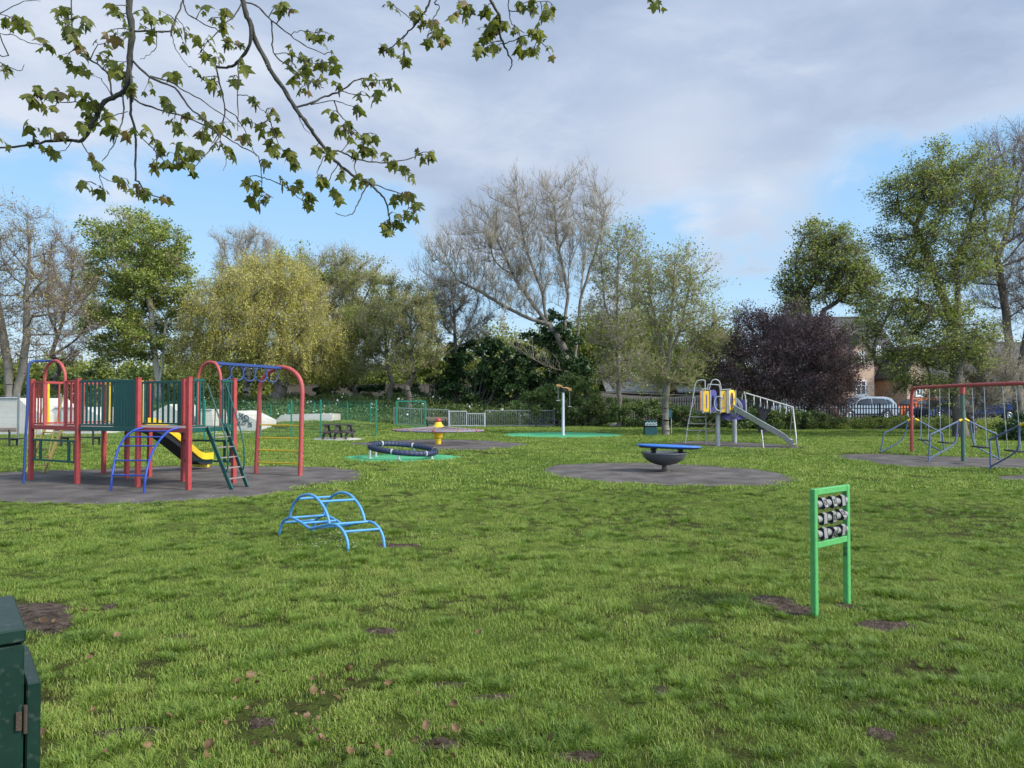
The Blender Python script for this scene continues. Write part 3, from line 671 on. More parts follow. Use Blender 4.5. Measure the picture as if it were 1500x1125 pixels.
for r_ in range(3):
    z_ = zr + (zt - .05 - zr) * (1 - (r_ + .75) / 3.35) + .012
    m = MB(); m.tube([at(IA, z_), at(IB, z_)], .0295, 16); rod = m.build('axle', GRY, nc, True)
    for c_ in range(3):
        cx = at(lerp(IA, IB, .2 + .31 * c_), z_); ang = random.choice((0, .35, -.3, .2)) + {0: .1, 1: .3, 2: -.1}[r_]
        blk = MB(); R_ = .052; hl = .025
        nrm0 = -dy; 
        def rad(a, rr): return (nrm0 * math.cos(a) + UZ * math.sin(a)) * rr
        poly = []
        for k in range(3):
            a0 = ang + k * 2 * PI / 3
            for s_ in (-.82, .82): poly.append(rad(a0 + s_, R_))
        blk.cur = 0; blk.prism([cx - dx * hl + p for p in poly], dx * 2 * hl)
        blk.build('turning_block', GRY, nc)
        for sgn in (-1, 1):
            sd_ = MB(); sd_.prism([cx + dx * (hl * sgn) + p * 1.05 for p in poly], dx * (.006 * sgn)); sd_.build('block_rim', MARK, nc)
        fd = R_ * math.cos(.82)
        for k, ch in ((0, marks[r_][c_]), (1, 'X' if (r_ + c_) % 2 else 'O'), (2, 'O' if (r_ + c_) % 2 else 'X')):
            if not ch: continue
            a0 = ang + k * 2 * PI / 3; n_ = rad(a0, 1); t_ = rad(a0 + PI / 2, 1); o_ = cx + n_ * (fd + .0015); gm = MB()
            if ch == 'O': gm.tube([o_ + dx * (.014 * math.cos(j * PI / 8)) + t_ * (.021 * math.sin(j * PI / 8)) for j in range(16)], .0032, 6, closed=True)
            else:
                for s_ in (-1, 1): gm.beam(o_ - dx * .014 * s_ - t_ * .021, o_ + dx * .014 * s_ + t_ * .021, .005, .004, n_)
            gm.build('mark', MARK, nc)
# graffiti scribble on the inner face of the far post
gm = MB()
for z_, s_ in ((zt - .09, 1), (zt - .13, .8), (zr - .09, 1.1), (zr - .13, .9)):
    o_ = at(PB - dx * (w_ / 2 + .001), z_); gm.tube([o_ + dy * (.016 * s_ * math.sin(j * 1.1)) + UZ * (.018 * s_ * math.cos(j * .83 + z_ * 9)) for j in range(14)], .0018, 4)
gm.build('scribble', MARK, nc)

# ---- rotating ring on green pad
c0 = G(590, 670.5); rt_ = thing('spinning_ring', 'large dark blue padded ring tilted on short legs over green rubber', 'roundabout', (c0.x, c0.y, 0))
sF = HC / 1.6; R_ = .905 * sF; r_ = .072 * sF
def ringpt(a, rr=0, rz_=0):
    x_ = c0.x + (R_ + rr) * math.cos(a); y_ = c0.y + (R_ + rr) * math.sin(a); z_ = .255 * sF - .095 * sF * math.cos(a) + .045 * sF * math.sin(a) + rz_; return Vector((x_, y_, z_))
PAD = paint('blue_ring_cover', (.022, .03, .07), .5, .6, scale=16, dirt=(.14, .16, .22)); WHT = paint('white_band', (.40, .38, .36), .5, .3)
m = MB(); m.tube([ringpt(k * PI / 40) for k in range(80)], r_, 14, closed=True); ring = m.build('ring', PAD, rt_, True)
m = MB()
for s_ in (1, -1):
    n = 900; pts = []
    for k in range(n):
        a = 2 * PI * k / n; ph = s_ * a * 46; pts.append(ringpt(a, (r_ + .004) * math.cos(ph), (r_ + .004) * math.sin(ph)))
    m.tube(pts, .007, 4, closed=True)
m.build('rope_net', paint('dark_rope', (.022, .026, .045), .7, .4), ring, True)
for k in range(6):
    a = .35 + k * PI / 3; m = MB(); m.tube([ringpt(a - .022), ringpt(a), ringpt(a + .022)], r_ + .009, 14); m.build('band', WHT, ring, True)
for a in (3.45, 2.7, 4.75, 1.35, 5.9):
    p = ringpt(a); m = MB(); m.tube([Vector((p.x, p.y, -.02)), p - Vector((0, 0, r_ * .8))], .035, 10); m.lathe((p.x, p.y, 0), [(.0, .02), (.075, .02), (.075, -.01)], 12); m.build('leg', GALV, rt_, True)

# ---- net carousel with yellow hub
c0 = G(642, 650.5); ca = thing('net_carousel', 'wide flat rope net carousel on a yellow hub with red cap', 'roundabout', (c0.x, c0.y, 0)); zc = .53
Rr = 1.62 * sF
m = MB(); m.lathe(c0, [(.11, -.02), (.11, .22), (.165, .26), (.175, .42), (.30, zc + .0), (.30, zc + .06), (.24, zc + .12), (.15, zc + .24), (.12, zc + .32), (0, zc + .32)], 24); m.build('hub', YEL, ca, True)
m = MB(); m.lathe(c0 + Vector((0, 0, zc + .31)), [(.10, 0), (.12, .06), (.10, .13), (.05, .16), (0, .165)], 16); m.build('cap', RED, ca, True)
def cp(a, r, z): return Vector((c0.x + r * math.cos(a), c0.y + r * math.sin(a), z + .015 * math.cos(a + 2) * r))
m = MB(); m.tube([cp(k * PI / 32, Rr, zc) for k in range(64)], .032, 8, closed=True); m.build('outer_ring', paint('grey_purple_tube', (.17, .15, .20), .5, .3), ca, True)
m = MB()
for rr in (.45, .65, .85, 1.05, 1.25, 1.45, 1.6): m.tube([cp(k * PI / 24, rr * sF * .99, zc + .13 - .07 * rr) for k in range(48)], .014, 5, closed=True)
for k in range(24): m.tube([cp(k * PI / 12, .25, zc + .14), cp(k * PI / 12, Rr, zc + .01)], .014, 5)
m.build('rope_net', paint('brown_rope', (.19, .15, .15), .8, .3), ca)
for k in range(6):
    a = k * PI / 3 + .3; m = MB(); m.tube([cp(a, .12, zc - .1), cp(a, .45, zc + .03), cp(a, .8, zc + .06)], .03, 8); m.build('arm', YEL, ca, True)
for k in range(12):
    a = k * PI / 6; m = MB(); m.lathe(cp(a, Rr, zc - .04), [(0, 0), (.05, .02), (.05, .08), (0, .1)], 8); m.build('clamp', RED if k % 2 else ORG_M, ca, True)

# ---- bowl with blue board
c0 = G(973, 690.5); bo = thing('wobble_bowl', 'dark grey metal bowl with a flat blue board on springs, on grey rubber', 'wobble board', (c0.x, c0.y, 0))
zb = W(973, 663.5, c0.y).z; rb = 31.5 / F * c0.y
BOWL = paint('bowl_metal', (.10, .105, .11), .4, .2, metallic=.5)
prof = [(.02, .14)] + [(rb * math.sin(t * PI / 2) ** .9, .14 + (zb - .14) * (1 - math.cos(t * PI / 2)) ** .86) for t in (.15, .3, .45, .6, .72, .84, .93, 1)] + [(rb + .03, zb - .005), (rb + .03, zb + .02), (rb - .01, zb + .02), (rb * .8, zb - .05), (.0, zb - .2)]
m = MB(); m.lathe(c0, prof, 40); m.build('bowl', BOWL, bo, True)
m = MB(); m.lathe(c0, [(0, -.01), (.13, -.01), (.13, .03), (.06, .05), (.055, .16), (.1, .19)], 24); m.build('foot', paint('rusty_base', (.09, .07, .055), .7, .5), bo, True)
bL, bR = W(932.5, 651, c0.y), W(1027.5, 654.5, c0.y); cc_ = (bL + bR) / 2; rd = (bR - bL).length / 2; tx = (bR - bL).normalized(); nz_ = tx.cross(Vector((0, 1, 0))).normalized()
if nz_.z < 0: nz_ = -nz_
m = MB(); m.lathe(cc_, [(0, -.04), (rd * .93, -.04), (rd, -.012), (rd * .985, .008), (rd * .9, .014), (0, .02)], 48, nz_); m.v = [(v[0], cc_.y + (v[1] - cc_.y) * .42, v[2]) for v in m.v]; m.build('board', BLUEB, bo, True)
m = MB(); m.lathe(cc_, [(0, -.065), (rd * .9, -.065), (rd * .93, -.042), (0, -.04)], 40, nz_); m.v = [(v[0], cc_.y + (v[1] - cc_.y) * .4, v[2]) for v in m.v]; m.build('board_rim', BLK, bo, True)
for px_ in (957, 996.5):
    p = W(px_, 665, c0.y); top = W(px_, 657, c0.y); n = 60
    m = MB(); m.tube([Vector((p.x + .055 * math.cos(k * .55), p.y + .055 * math.sin(k * .55), p.z - .05 + (top.z - p.z + .04) * k / n)) for k in range(n)], .013, 6); m.lathe(top - Vector((0, 0, .03)), [(0, 0), (.08, 0), (.08, .03), (0, .03)], 12); m.build('spring', BLK, bo, True)

# ---- pole spinner with hanging handles
c0 = G(825, 637.5); d_ = c0.y; ps = thing('pole_spinner', 'tall silver pole with a black drum and orange arms carrying hanging handles', 'spinner', (c0.x, c0.y, 0))
zt_ = W(825, 575, d_).z
m = MB(); m.lathe(c0, [(.06, -.02), (.085, 0), (.075, .04), (.068, zt_)], 14); m.build('pole', GALV, ps, True)
m = MB(); m.lathe(c0 + Vector((0, 0, zt_)), [(0, -.02), (.13, .02), (.17, .12), (.17, .22), (0, .24)], 16); m.build('drum', BLK, ps, True)
for k, (px_, py_, ln) in enumerate(((817.5, 564, .75), (834.5, 570, .85))):
    e = W(px_, py_, d_ + (.3 if k else -.3)); m = MB(); m.tube([c0 + Vector((0, 0, zt_ + .2)), (c0 + Vector((0, 0, zt_ + .28)) + e) / 2, e], .045, 8); ar = m.build('arm', ORG_M, ps, True)
    m = MB(); m.box(e + Vector((0, 0, -.02)), (.17, .16, .12)); m.build('arm_end', ORG_M, ar)
    m = MB(); m.tube([e, e - Vector((0, 0, ln))], .009, 5); m.tube([e + Vector((-.09, 0, -ln)), e + Vector((.09, 0, -ln))], .02, 6); m.build('handle', SILV, ar)

# ---- slide tower (right)
def Z6(x_, y_): return (980 + x_ / 7.143, 540 + y_ / 7.143)
N0 = G(*Z6(512, 808)); N1 = G(*Z6(688, 780)); LA, LB = G(*Z6(168, 782)), G(*Z6(388, 795)); EN = G(*Z6(1300, 825)); SUP = G(*Z6(988, 828))
st = thing('slide_tower', 'silver and yellow play tower with stainless slide, climbing rack, purple panels and sloping overhead rings', 'play tower', (N0.x, N0.y, 0))
for P, top_ in ((N0, 470), (N1, 520)):
    m = MB(); z_ = W(0, 540 + top_ / 7.143, P.y).z; m.lathe(P, [(.085, -.02), (.085, z_)], 12); m.build('column', SILV, st, True)
dn = N0.y; zdk = W(0, 540 + 442 / 7.143, dn).z; fp = lambda x_, y_, dd=0: W(*Z6(x_, y_), dn + dd)
m = MB(); A_, B_ = fp(350, 445, -.45), fp(700, 455, -.35); m.prism([at(A_, zdk - .06), at(B_, zdk - .06), at(B_ + Vector((.1, 1.1, 0)), zdk - .06), at(A_ + Vector((0, 1.15, 0)), zdk - .06)], (0, 0, .07)); m.build('deck', paint('grey_deck', (.13, .13, .15), .6, .3), st)
def panel(x0, x1, y0, y1, dd, mat, slot=None, arch=False, dd1=None):
    dd1 = dd if dd1 is None else dd1; a, b = fp(x0, y1, dd), fp(x1, y1, dd1); zt2 = fp(x0, y0, dd).z; X_ = Vector((b.x - a.x, b.y - a.y, 0)); wd = X_.length; X_.normalize(); Y_ = Vector((-X_.y, X_.x, 0)); h = zt2 - a.z
    def pt_(u, v): return Vector((a.x, a.y, a.z)) + X_ * (u * wd) + UZ * (v * h)
    n = 10; outer = []; inner = []
    if arch: outer = [(0, 0), (1, 0)] + [(.5 + .5 * math.cos(t * PI / n), .72 + .28 * math.sin(t * PI / n)) for t in range(n + 1)]
    else: outer = [(0, 0), (1, 0), (1, 1), (0, 1)]
    m = MB()
    if slot:
        u0, u1, v0, v1 = slot; k = 28
        oo = []; inn = []
        for t in range(k):
            a2 = 2 * PI * t / k; ca_, sa_ = math.cos(a2), math.sin(a2)
            if arch: ou = (.5 + .5 * max(-1, min(1, ca_ * 1.3)), .5 + .5 * max(-1, min(1, sa_ * 1.12)))
            else:
                s2 = max(abs(ca_), abs(sa_)); ou = (.5 + .5 * ca_ / s2, .5 + .5 * sa_ / s2)
            e = 4 if not arch else 2; l = (abs(ca_) ** e + abs(sa_) ** e) ** (-1 / e)
            oo.append(ou); inn.append(((u0 + u1) / 2 + (u1 - u0) / 2 * ca_ * l, (v0 + v1) / 2 + (v1 - v0) / 2 * sa_ * l))
        vs = [pt_(*p) for p in oo] + [pt_(*p) for p in inn]; vs += [v + Y_ * .03 for v in vs]; fs = []
        for t in range(k):
            u = (t + 1) % k; fs += [(t, u, k + u, k + t), (2 * k + t, 3 * k + t, 3 * k + u, 2 * k + u), (t, 2 * k + t, 2 * k + u, u), (k + t, k + u, 3 * k + u, 3 * k + t)]
        m.add(vs, fs)
    else: m.prism([pt_(*p) for p in outer], Y_ * .03)
    m.build('panel', mat, st)
YP = paint('yellow_panel', (.68, .40, .03), .4, .15)
panel(362, 422, 232, 452, -.45, YP, (.38, .62, .14, .86)); panel(425, 500, 222, 440, -.43, PURP, (.32, .62, .15, .75), True); panel(540, 600, 232, 456, -.42, YP, (.38, .62, .14, .86)); panel(626, 692, 222, 462, -.42, YP, (.22, .78, .12, .90), True, -.05)
panel(360, 440, 235, 440, .62, PURP); panel(560, 660, 235, 440, .62, PURP); panel(700, 806, 322, 520, .5, PURP, dd1=.2)
panel(330, 350, 230, 470, .0, ORG_M, dd1=.25)
m = MB()
for x_ in (352, 430, 535, 606, 622, 695, 806): p = fp(x_, 225 if x_ < 700 else 322, -.44 if x_ < 700 else .2); m = MB(); m.tube([at(p, zdk - .08 if x_ < 700 else zdk - .25), p], .025, 8); m.build('panel_post', SILV, st, True)
m = MB(); m.tube([fp(345, 215, -.44), fp(400, 212, -.44)], .02, 7); m.tube([fp(545, 222, -.42), fp(650, 215, -.42)], .02, 7); m.tube(smooth_path([fp(415, 225, .3), fp(440, 150, .3), fp(455, 122, .3), fp(495, 115, .3), fp(530, 145, .3), fp(548, 225, .3)], 5), .022, 8); m.tube(smooth_path([fp(402, 225, -.3), fp(408, 172, -.3), fp(430, 165, -.3), fp(500, 170, -.3), fp(525, 175, -.3), fp(535, 225, -.3)], 5), .02, 8)
m.build('top_hoop', SILV, st, True)
m = MB(); c_ = fp(522, 365, -.48); m.tube([c_ + Vector((.17 * math.cos(t * PI / 16), 0, .26 * math.sin(t * PI / 16))) for t in range(32)], .02, 7, closed=True)
for k in range(3):
    p0_ = fp(560 + 60 * k, 470 - 10 * k, .25 + .1 * k); m.tube(smooth_path([fp(680 + 14 * k, 310, -.1), fp(735 + 12 * k, 380, 0), fp(735 + 10 * k, 460, .1), fp(650 + 12 * k, 510, .2), fp(590 + 14 * k, 500, .3)], 5), .02, 7)
m.build('climbing_hoop', SILV, st, True)
m = MB(); m.prism([fp(560, 500, .2), fp(600, 462, .2), fp(700, 480, .2), fp(770, 530, .2), fp(600, 540, .2)], (0, .5, 0)); m.build('lower_deck', PURP, st)
# climbing rack at the left
dl = LA.y
m = MB(); m.tube(smooth_path([LA, W(*Z6(200, 575), dl), W(*Z6(235, 400), dl), W(*Z6(262, 230), dl), W(*Z6(275, 160), dl), W(*Z6(300, 128), dl), W(*Z6(340, 120), dl), W(*Z6(380, 125), dl)], 5), .024, 8); m.tube([LB, W(*Z6(386, 600), LB.y), W(*Z6(376, 125), LB.y)], .024, 8)
m.tube(smooth_path([W(*Z6(255, 290), dl), W(*Z6(270, 310), dl), W(*Z6(265, 360), dl), W(*Z6(240, 405), dl)], 4), .015, 6)
m.build('rack_frame', SILV, st, True)
for y_, xa in ((505, 212), (577, 203), (648, 192)):
    m = MB(); m.tube([W(*Z6(xa, y_), dl), W(*Z6(384, y_), LB.y)], .02, 7); m.build('rack_rung', SILV, st, True)
# rear stair net
m = MB()
for x_ in (300, 452): m.tube([W(*Z6(x_, 690), dn + 2), W(*Z6(x_, 755), dn + 2)], .018, 6)
for o2 in (0, 80): m.tube([fp(290 + o2, 690, .8), fp(490 + o2, 490, .6)], .02, 6)
for k, (x_, y_) in enumerate(((445, 478), (445, 580), (445, 650), (440, 770))): m.lathe(fp(x_, y_, .3), [(0, -.02), (.11, -.02), (.11, .02), (0, .02)], 10)
m.build('step_pod', paint('tan_step', (.34, .25, .17), .6, .2), st, True)
# slide
A_ = fp(672, 408, -.25); E_ = G(*Z6(1295, 822)); path = smooth_path([A_, lerp(A_, at(E_, .2), .3), lerp(A_, at(E_, .2), .6), lerp(A_, at(E_, .2), .85), at(lerp(A_, E_, .94), .2), at(E_, .17)], 6)
d3 = Vector((E_.x - A_.x, E_.y - A_.y, 0)).normalized(); n3_ = Vector((-d3.y, d3.x, 0))
vs = []; fs = []; sec = [(-.25, .10), (-.19, .12), (-.18, .0), (.18, .0), (.19, .12), (.25, .10), (.19, -.11), (-.19, -.11)]
for p in path: vs += [p + n3_ * a2 + UZ * b2 for a2, b2 in sec]
for i in range(len(path) - 1):
    for k in range(8): fs.append((i * 8 + k, i * 8 + (k + 1) % 8, i * 8 + 8 + (k + 1) % 8, i * 8 + 8 + k))
m = MB(); m.add(vs, fs); m.add([vs[-8 + k] for k in range(8)], [tuple(range(8))]); m.build('slide', STEEL, st)
m = MB(); m.tube([SUP, Vector((SUP.x, SUP.y + .2, W(*Z6(985, 645), SUP.y).z))], .024, 7); m.build('slide_support', SILV, st, True)
# overhead ladder with hanging triangles
H0 = fp(800, 255, .2); h1 = G(*Z6(1330, 795)); h2 = G(*Z6(1255, 755)); T1 = W(*Z6(1295, 402), (h1.y + h2.y) / 2)
m = MB(); m.tube(smooth_path([fp(806, 500, .2), fp(800, 320, .2), fp(790, 262, .2), fp(785, 240, .2)], 4), .022, 7); m.tube(smooth_path([fp(762, 322, .6), fp(768, 270, .6), fp(785, 245, .5), H0], 4), .02, 7)
m.tube([H0, lerp(H0, T1, .5), T1], .03, 8); m.tube([h1, Vector((h1.x, h1.y, .3)), T1], .03, 8); m.tube([h2, T1], .022, 7); m.tube([h1 + Vector((0, 0, .02)), at(E_, .1)], .02, 6)
m.build('overhead_rail', SILV, st, True)
for x_, y_ in ((885, 285), (950, 310), (1020, 335), (1085, 355), (1155, 380), (1220, 405)):
    t_ = (x_ - 800) / (1295 - 800); p = lerp(H0, T1, t_); m = MB()
    m.tube(smooth_path([p, p + Vector((-.04, -.1, -.12)), p + Vector((-.02, -.12, -.34)), p + Vector((.02, .12, -.34)), p + Vector((.04, .1, -.12)), p], 4), .014, 6); m.build('hand_loop', SILV, st, True)

# ---- swings
Pl, Pm = G(1335.5, 662.7), G(1411, 676); Pr = Pm * 2 - Pl; sp = PL(Pl, Pr); dxs = (Pr - Pl).normalized()
sf = thing('swing_set', 'red topped swing frame with green centre post and blue side barriers, on rubber', 'swing frame', (Pm.x, Pm.y, 0))
zb_ = sp(1350, 568).z
m = MB(); m.tube(smooth_path([Pl, at(Pl + dxs * .02, zb_ * .5), at(Pl + dxs * .04, zb_ - .4), at(Pl + dxs * .12, zb_ - .12), at(Pl + dxs * .4, zb_), at(lerp(Pl, Pr, .3), zb_ + .015), at(Pm, zb_ + .02), at(lerp(Pl, Pr, .7), zb_ + .015), at(Pr - dxs * .4, zb_), at(Pr - dxs * .12, zb_ - .12), at(Pr - dxs * .04, zb_ - .4), at(Pr - dxs * .02, zb_ * .5), Pr], 6), .05, 12); m.build('top_beam', REDD, sf, True)
m = MB(); m.tube([Pm, at(Pm, zb_ - .16)], .05, 12); m.build('centre_post', paint('dull_green', (.05, .10, .08), .5, .3), sf, True)
m = MB(); m.tube([at(Pm, zb_ - .22), at(Pm, zb_ - .02)], .062, 12); m.build('collar', REDD, sf, True)
def wing(post, foot, pix):
    q2 = PL(post, foot); P_ = [q2(*p) for p in pix]; j = P_[0]
    m = MB(); m.tube(smooth_path([P_[0], lerp(P_[0], P_[1], .8), P_[1], lerp(P_[1], P_[2], .25), P_[2]], 5), .024, 8); m.tube(smooth_path([P_[3], P_[4], P_[5], P_[6]], 5), .022, 8); o = m.build('side_barrier', BLU2, sf, True)
    m = MB(); m.tube([lerp(P_[0], P_[1], -.02), lerp(P_[0], P_[1], .12)], .036, 8); m.build('joint', YEL, o, True)
BLU2 = paint('worn_blue', (.075, .105, .18), .5, .5, dirt=(.3, .3, .32))
wing(Pl, G(1289.5, 662.5), [(1334, 614), (1295, 635), (1289.5, 662.5), (1291, 662), (1316, 648), (1324.5, 638), (1330, 616)])
wing(Pl, G(1383, 664), [(1341, 614), (1380, 635), (1383, 664), (1383, 663), (1358, 650), (1350, 642), (1348.5, 618)])
wing(Pm, G(1360, 677), [(1410, 614), (1363, 637), (1360, 677), (1361, 672), (1393, 654), (1400, 645), (1402.5, 618)])
wing(Pm, G(1464, 674), [(1413, 614), (1459, 636), (1464, 674), (1463, 672), (1432, 655), (1425, 645), (1421.5, 618)])
wing(Pr, G(1451.5, 688), [(1501, 620), (1450, 644), (1451.5, 688), (1452, 683), (1482, 666), (1491.5, 655), (1493, 624)])
wing(Pr, G(1560, 690), [(1512, 620), (1555, 644), (1560, 690), (1559, 684), (1530, 668), (1523, 655), (1521, 626)])
for i, (pos, lab) in enumerate((((.12, .2), 'grey chained swing hanging nearest the left red post'), ((.30, .385), 'grey chained swing hanging just left of the green centre post'), ((.58, .67), 'grey chained swing hanging just right of the green centre post'), ((.80, .885), 'grey chained swing hanging nearest the right red post'))):
    a2, b2 = lerp(Pl, Pr, pos[0]), lerp(Pl, Pr, pos[1]); sw = thing('swing', lab, 'swing', ((a2.x + b2.x) / 2, (a2.y + b2.y) / 2, .45), 'swings under the red beam')
    bk = Vector((-dxs.y, dxs.x, 0)) * (.05 * (i - 1))
    for p in (a2, b2):
        m = MB(); m.tube([at(p, zb_ - .05), at(p, 1.2) + bk * .5, at(p, .47) + bk], .009, 5); m.build('chain', GALV, sw)
    m = MB(); m.beam(at(a2, .46) + bk, at(b2, .46) + bk, .2, .035); m.build('seat', BLK, sw)
# ================================================================ trees
BK_GREY = bark('bark_grey', (.075, .065, .052), (.20, .175, .14)); BK_BRN = bark('bark_brown', (.05, .042, .034), (.14, .115, .09)); BK_DRK = bark('bark_dark', (.035, .028, .028), (.09, .072, .065)); BK_PALE = bark('bark_pale', (.20, .18, .15), (.40, .36, .30))
TW_GREY = bark('twig_grey', (.115, .10, .072), (.26, .225, .165)); TW_BRN = bark('twig_brown', (.07, .05, .04), (.17, .125, .095)); TW_OLV = bark('twig_olive', (.14, .125, .06), (.27, .23, .12))
LV_GREEN = leafmat('leaf_green', [(.07, .10, .02), (.14, .185, .035), (.235, .28, .062), (.33, .355, .10)], .4, .35)
LV_DARK = leafmat('leaf_dark', [(.06, .08, .017), (.13, .165, .034), (.215, .25, .06), (.31, .31, .10)], .45, .3)
LV_OLIVE = leafmat('leaf_olive', [(.10, .125, .024), (.19, .22, .045), (.29, .31, .085)], .35, .3)
LV_SPRING = leafmat('leaf_spring', [(.12, .15, .03), (.21, .25, .05), (.32, .34, .09)], .38, .3)
LV_GOLD = leafmat('leaf_gold', [(.25, .24, .045), (.40, .37, .08), (.52, .45, .14)], .35, .25)
LV_PURP = leafmat('leaf_purple', [(.05, .028, .032), (.10, .06, .062), (.17, .105, .10), (.24, .17, .145)], .25, .5)
LV_IVY = leafmat('leaf_ivy', [(.010, .030, .010), (.028, .062, .016), (.06, .10, .028)], .12, .4, rough=.45)
LV_BUSH = leafmat('leaf_bush', [(.03, .065, .015), (.075, .13, .03), (.14, .19, .055), (.21, .23, .10)], .3, .5)
LV_BUD = leafmat('leaf_bud', [(.14, .115, .05), (.24, .21, .08), (.32, .30, .12)], .3, .4)

def norm(a): return a / (np.linalg.norm(a, axis=-1, keepdims=True) + 1e-9)
def colonize(attr, seeds, step, kill, rng, bias=0.15, jit=.25, iters=140):
    """seeds: list of polylines (arrays) that make up the given trunk; returns nodes, parents"""
    nodes = []; par = []
    for ln in seeds:
        for i, p in enumerate(ln):
            if i == 0:
                if nodes:
                    dd = np.linalg.norm(np.array(nodes) - p, axis=1); k = int(dd.argmin()); nodes.append(p); par.append(k)
                else: nodes.append(p); par.append(-1)
            else: nodes.append(p); par.append(len(nodes) - 2)
    nodes = [np.asarray(n, float) for n in nodes]
    P = np.array(nodes); A = attr.copy()
    D = np.linalg.norm(A[:, None] - P[None], axis=2); near = D.argmin(1); dist = D.min(1)
    for it in range(iters):
        al = dist > kill; A, near, dist = A[al], near[al], dist[al]
        if len(A) < 4: break
        v = norm(A - P[near]); acc = np.zeros_like(P); np.add.at(acc, near, v); cnt = np.bincount(near, minlength=len(P))
        ids = np.nonzero(cnt)[0]; dr = norm(acc[ids]); dr = norm(dr + rng.normal(0, jit, dr.shape) + np.array([0, 0, bias]))
        new = P[ids] + dr * step; b = len(P)
        P = np.vstack([P, new]); par += list(ids)
        D = np.linalg.norm(A[:, None] - new[None], axis=2); m = D.min(1); a = D.argmin(1) + b
        up = m < dist; near = np.where(up, a, near); dist = np.where(up, m, dist)
        # stuck attractors
        if it % 12 == 11: keep = rng.random(len(A)) > .06; A, near, dist = A[keep], near[keep], dist[keep]
    return P, np.array(par)
def frustums(A, B, ra, rb, n):
    d = norm(B - A); h = np.where(np.abs(d[:, 2:3]) < .9, np.array([[0, 0, 1.]]), np.array([[1., 0, 0]])); u = norm(np.cross(d, h)); w = np.cross(d, u)
    ang = np.arange(n) * 2 * PI / n; cs, sn = np.cos(ang), np.sin(ang)
    ring = u[:, None] * cs[None, :, None] + w[:, None] * sn[None, :, None]
    V = np.concatenate([A[:, None] + ring * ra[:, None, None], B[:, None] + ring * rb[:, None, None]], 1)
    base = (np.arange(len(A)) * 2 * n)[:, None]; k = np.arange(n); k2 = (k + 1) % n
    Fc = np.stack([base + k, base + k2, base + n + k2, base + n + k], -1)
    return V.reshape(-1, 3), Fc.reshape(-1, 4)
def spikes(A, B, r):
    d = norm(B - A); h = np.where(np.abs(d[:, 2:3]) < .9, np.array([[0, 0, 1.]]), np.array([[1., 0, 0]])); u = norm(np.cross(d, h)); w = np.cross(d, u)
    V = np.stack([A + u * r[:, None], A + (-.5 * u + .87 * w) * r[:, None], A + (-.5 * u - .87 * w) * r[:, None], B], 1)
    b = (np.arange(len(A)) * 4)[:, None]; Fc = np.concatenate([b + np.array([0, 1, 3]), b + np.array([1, 2, 3]), b + np.array([2, 0, 3])], 0)
    return V.reshape(-1, 3), Fc
def rhombs(Pt, size, rng, flat=.0, axis=None, asp=.6):
    n = len(Pt); a = norm(rng.normal(0, 1, (n, 3)) * np.array([1, 1, 1 - flat]) if axis is None else axis + rng.normal(0, .35, (n, 3)))
    b = norm(np.cross(a, norm(rng.normal(0, 1, (n, 3)) + np.array([0, 0, flat * 1.5])))); s = (size * rng.uniform(.6, 1.35, n))[:, None]
    c = np.cross(a, b) * s * .18
    V = np.stack([Pt - a * s * .5, Pt + b * s * asp * .5 + c, Pt + a * s * .5, Pt - b * s * asp * .5 + c], 1).reshape(-1, 3)
    return V, (np.arange(n) * 4)[:, None] + np.arange(4)
def ellpts(n, e, rng, shell=.45):
    cx, cy, cz, rx, ry, rz = e; d = norm(rng.normal(0, 1, (n, 3))); r = rng.random(n) ** shell
    lump = 1 + .13 * np.sin(d[:, 0] * 5 + cx) * np.cos(d[:, 2] * 6 + cz) + .08 * np.sin(d[:, 1] * 9 + d[:, 2] * 7)
    return np.array([cx, cy, cz]) + d * (r * lump)[:, None] * np.array([rx, ry, rz])

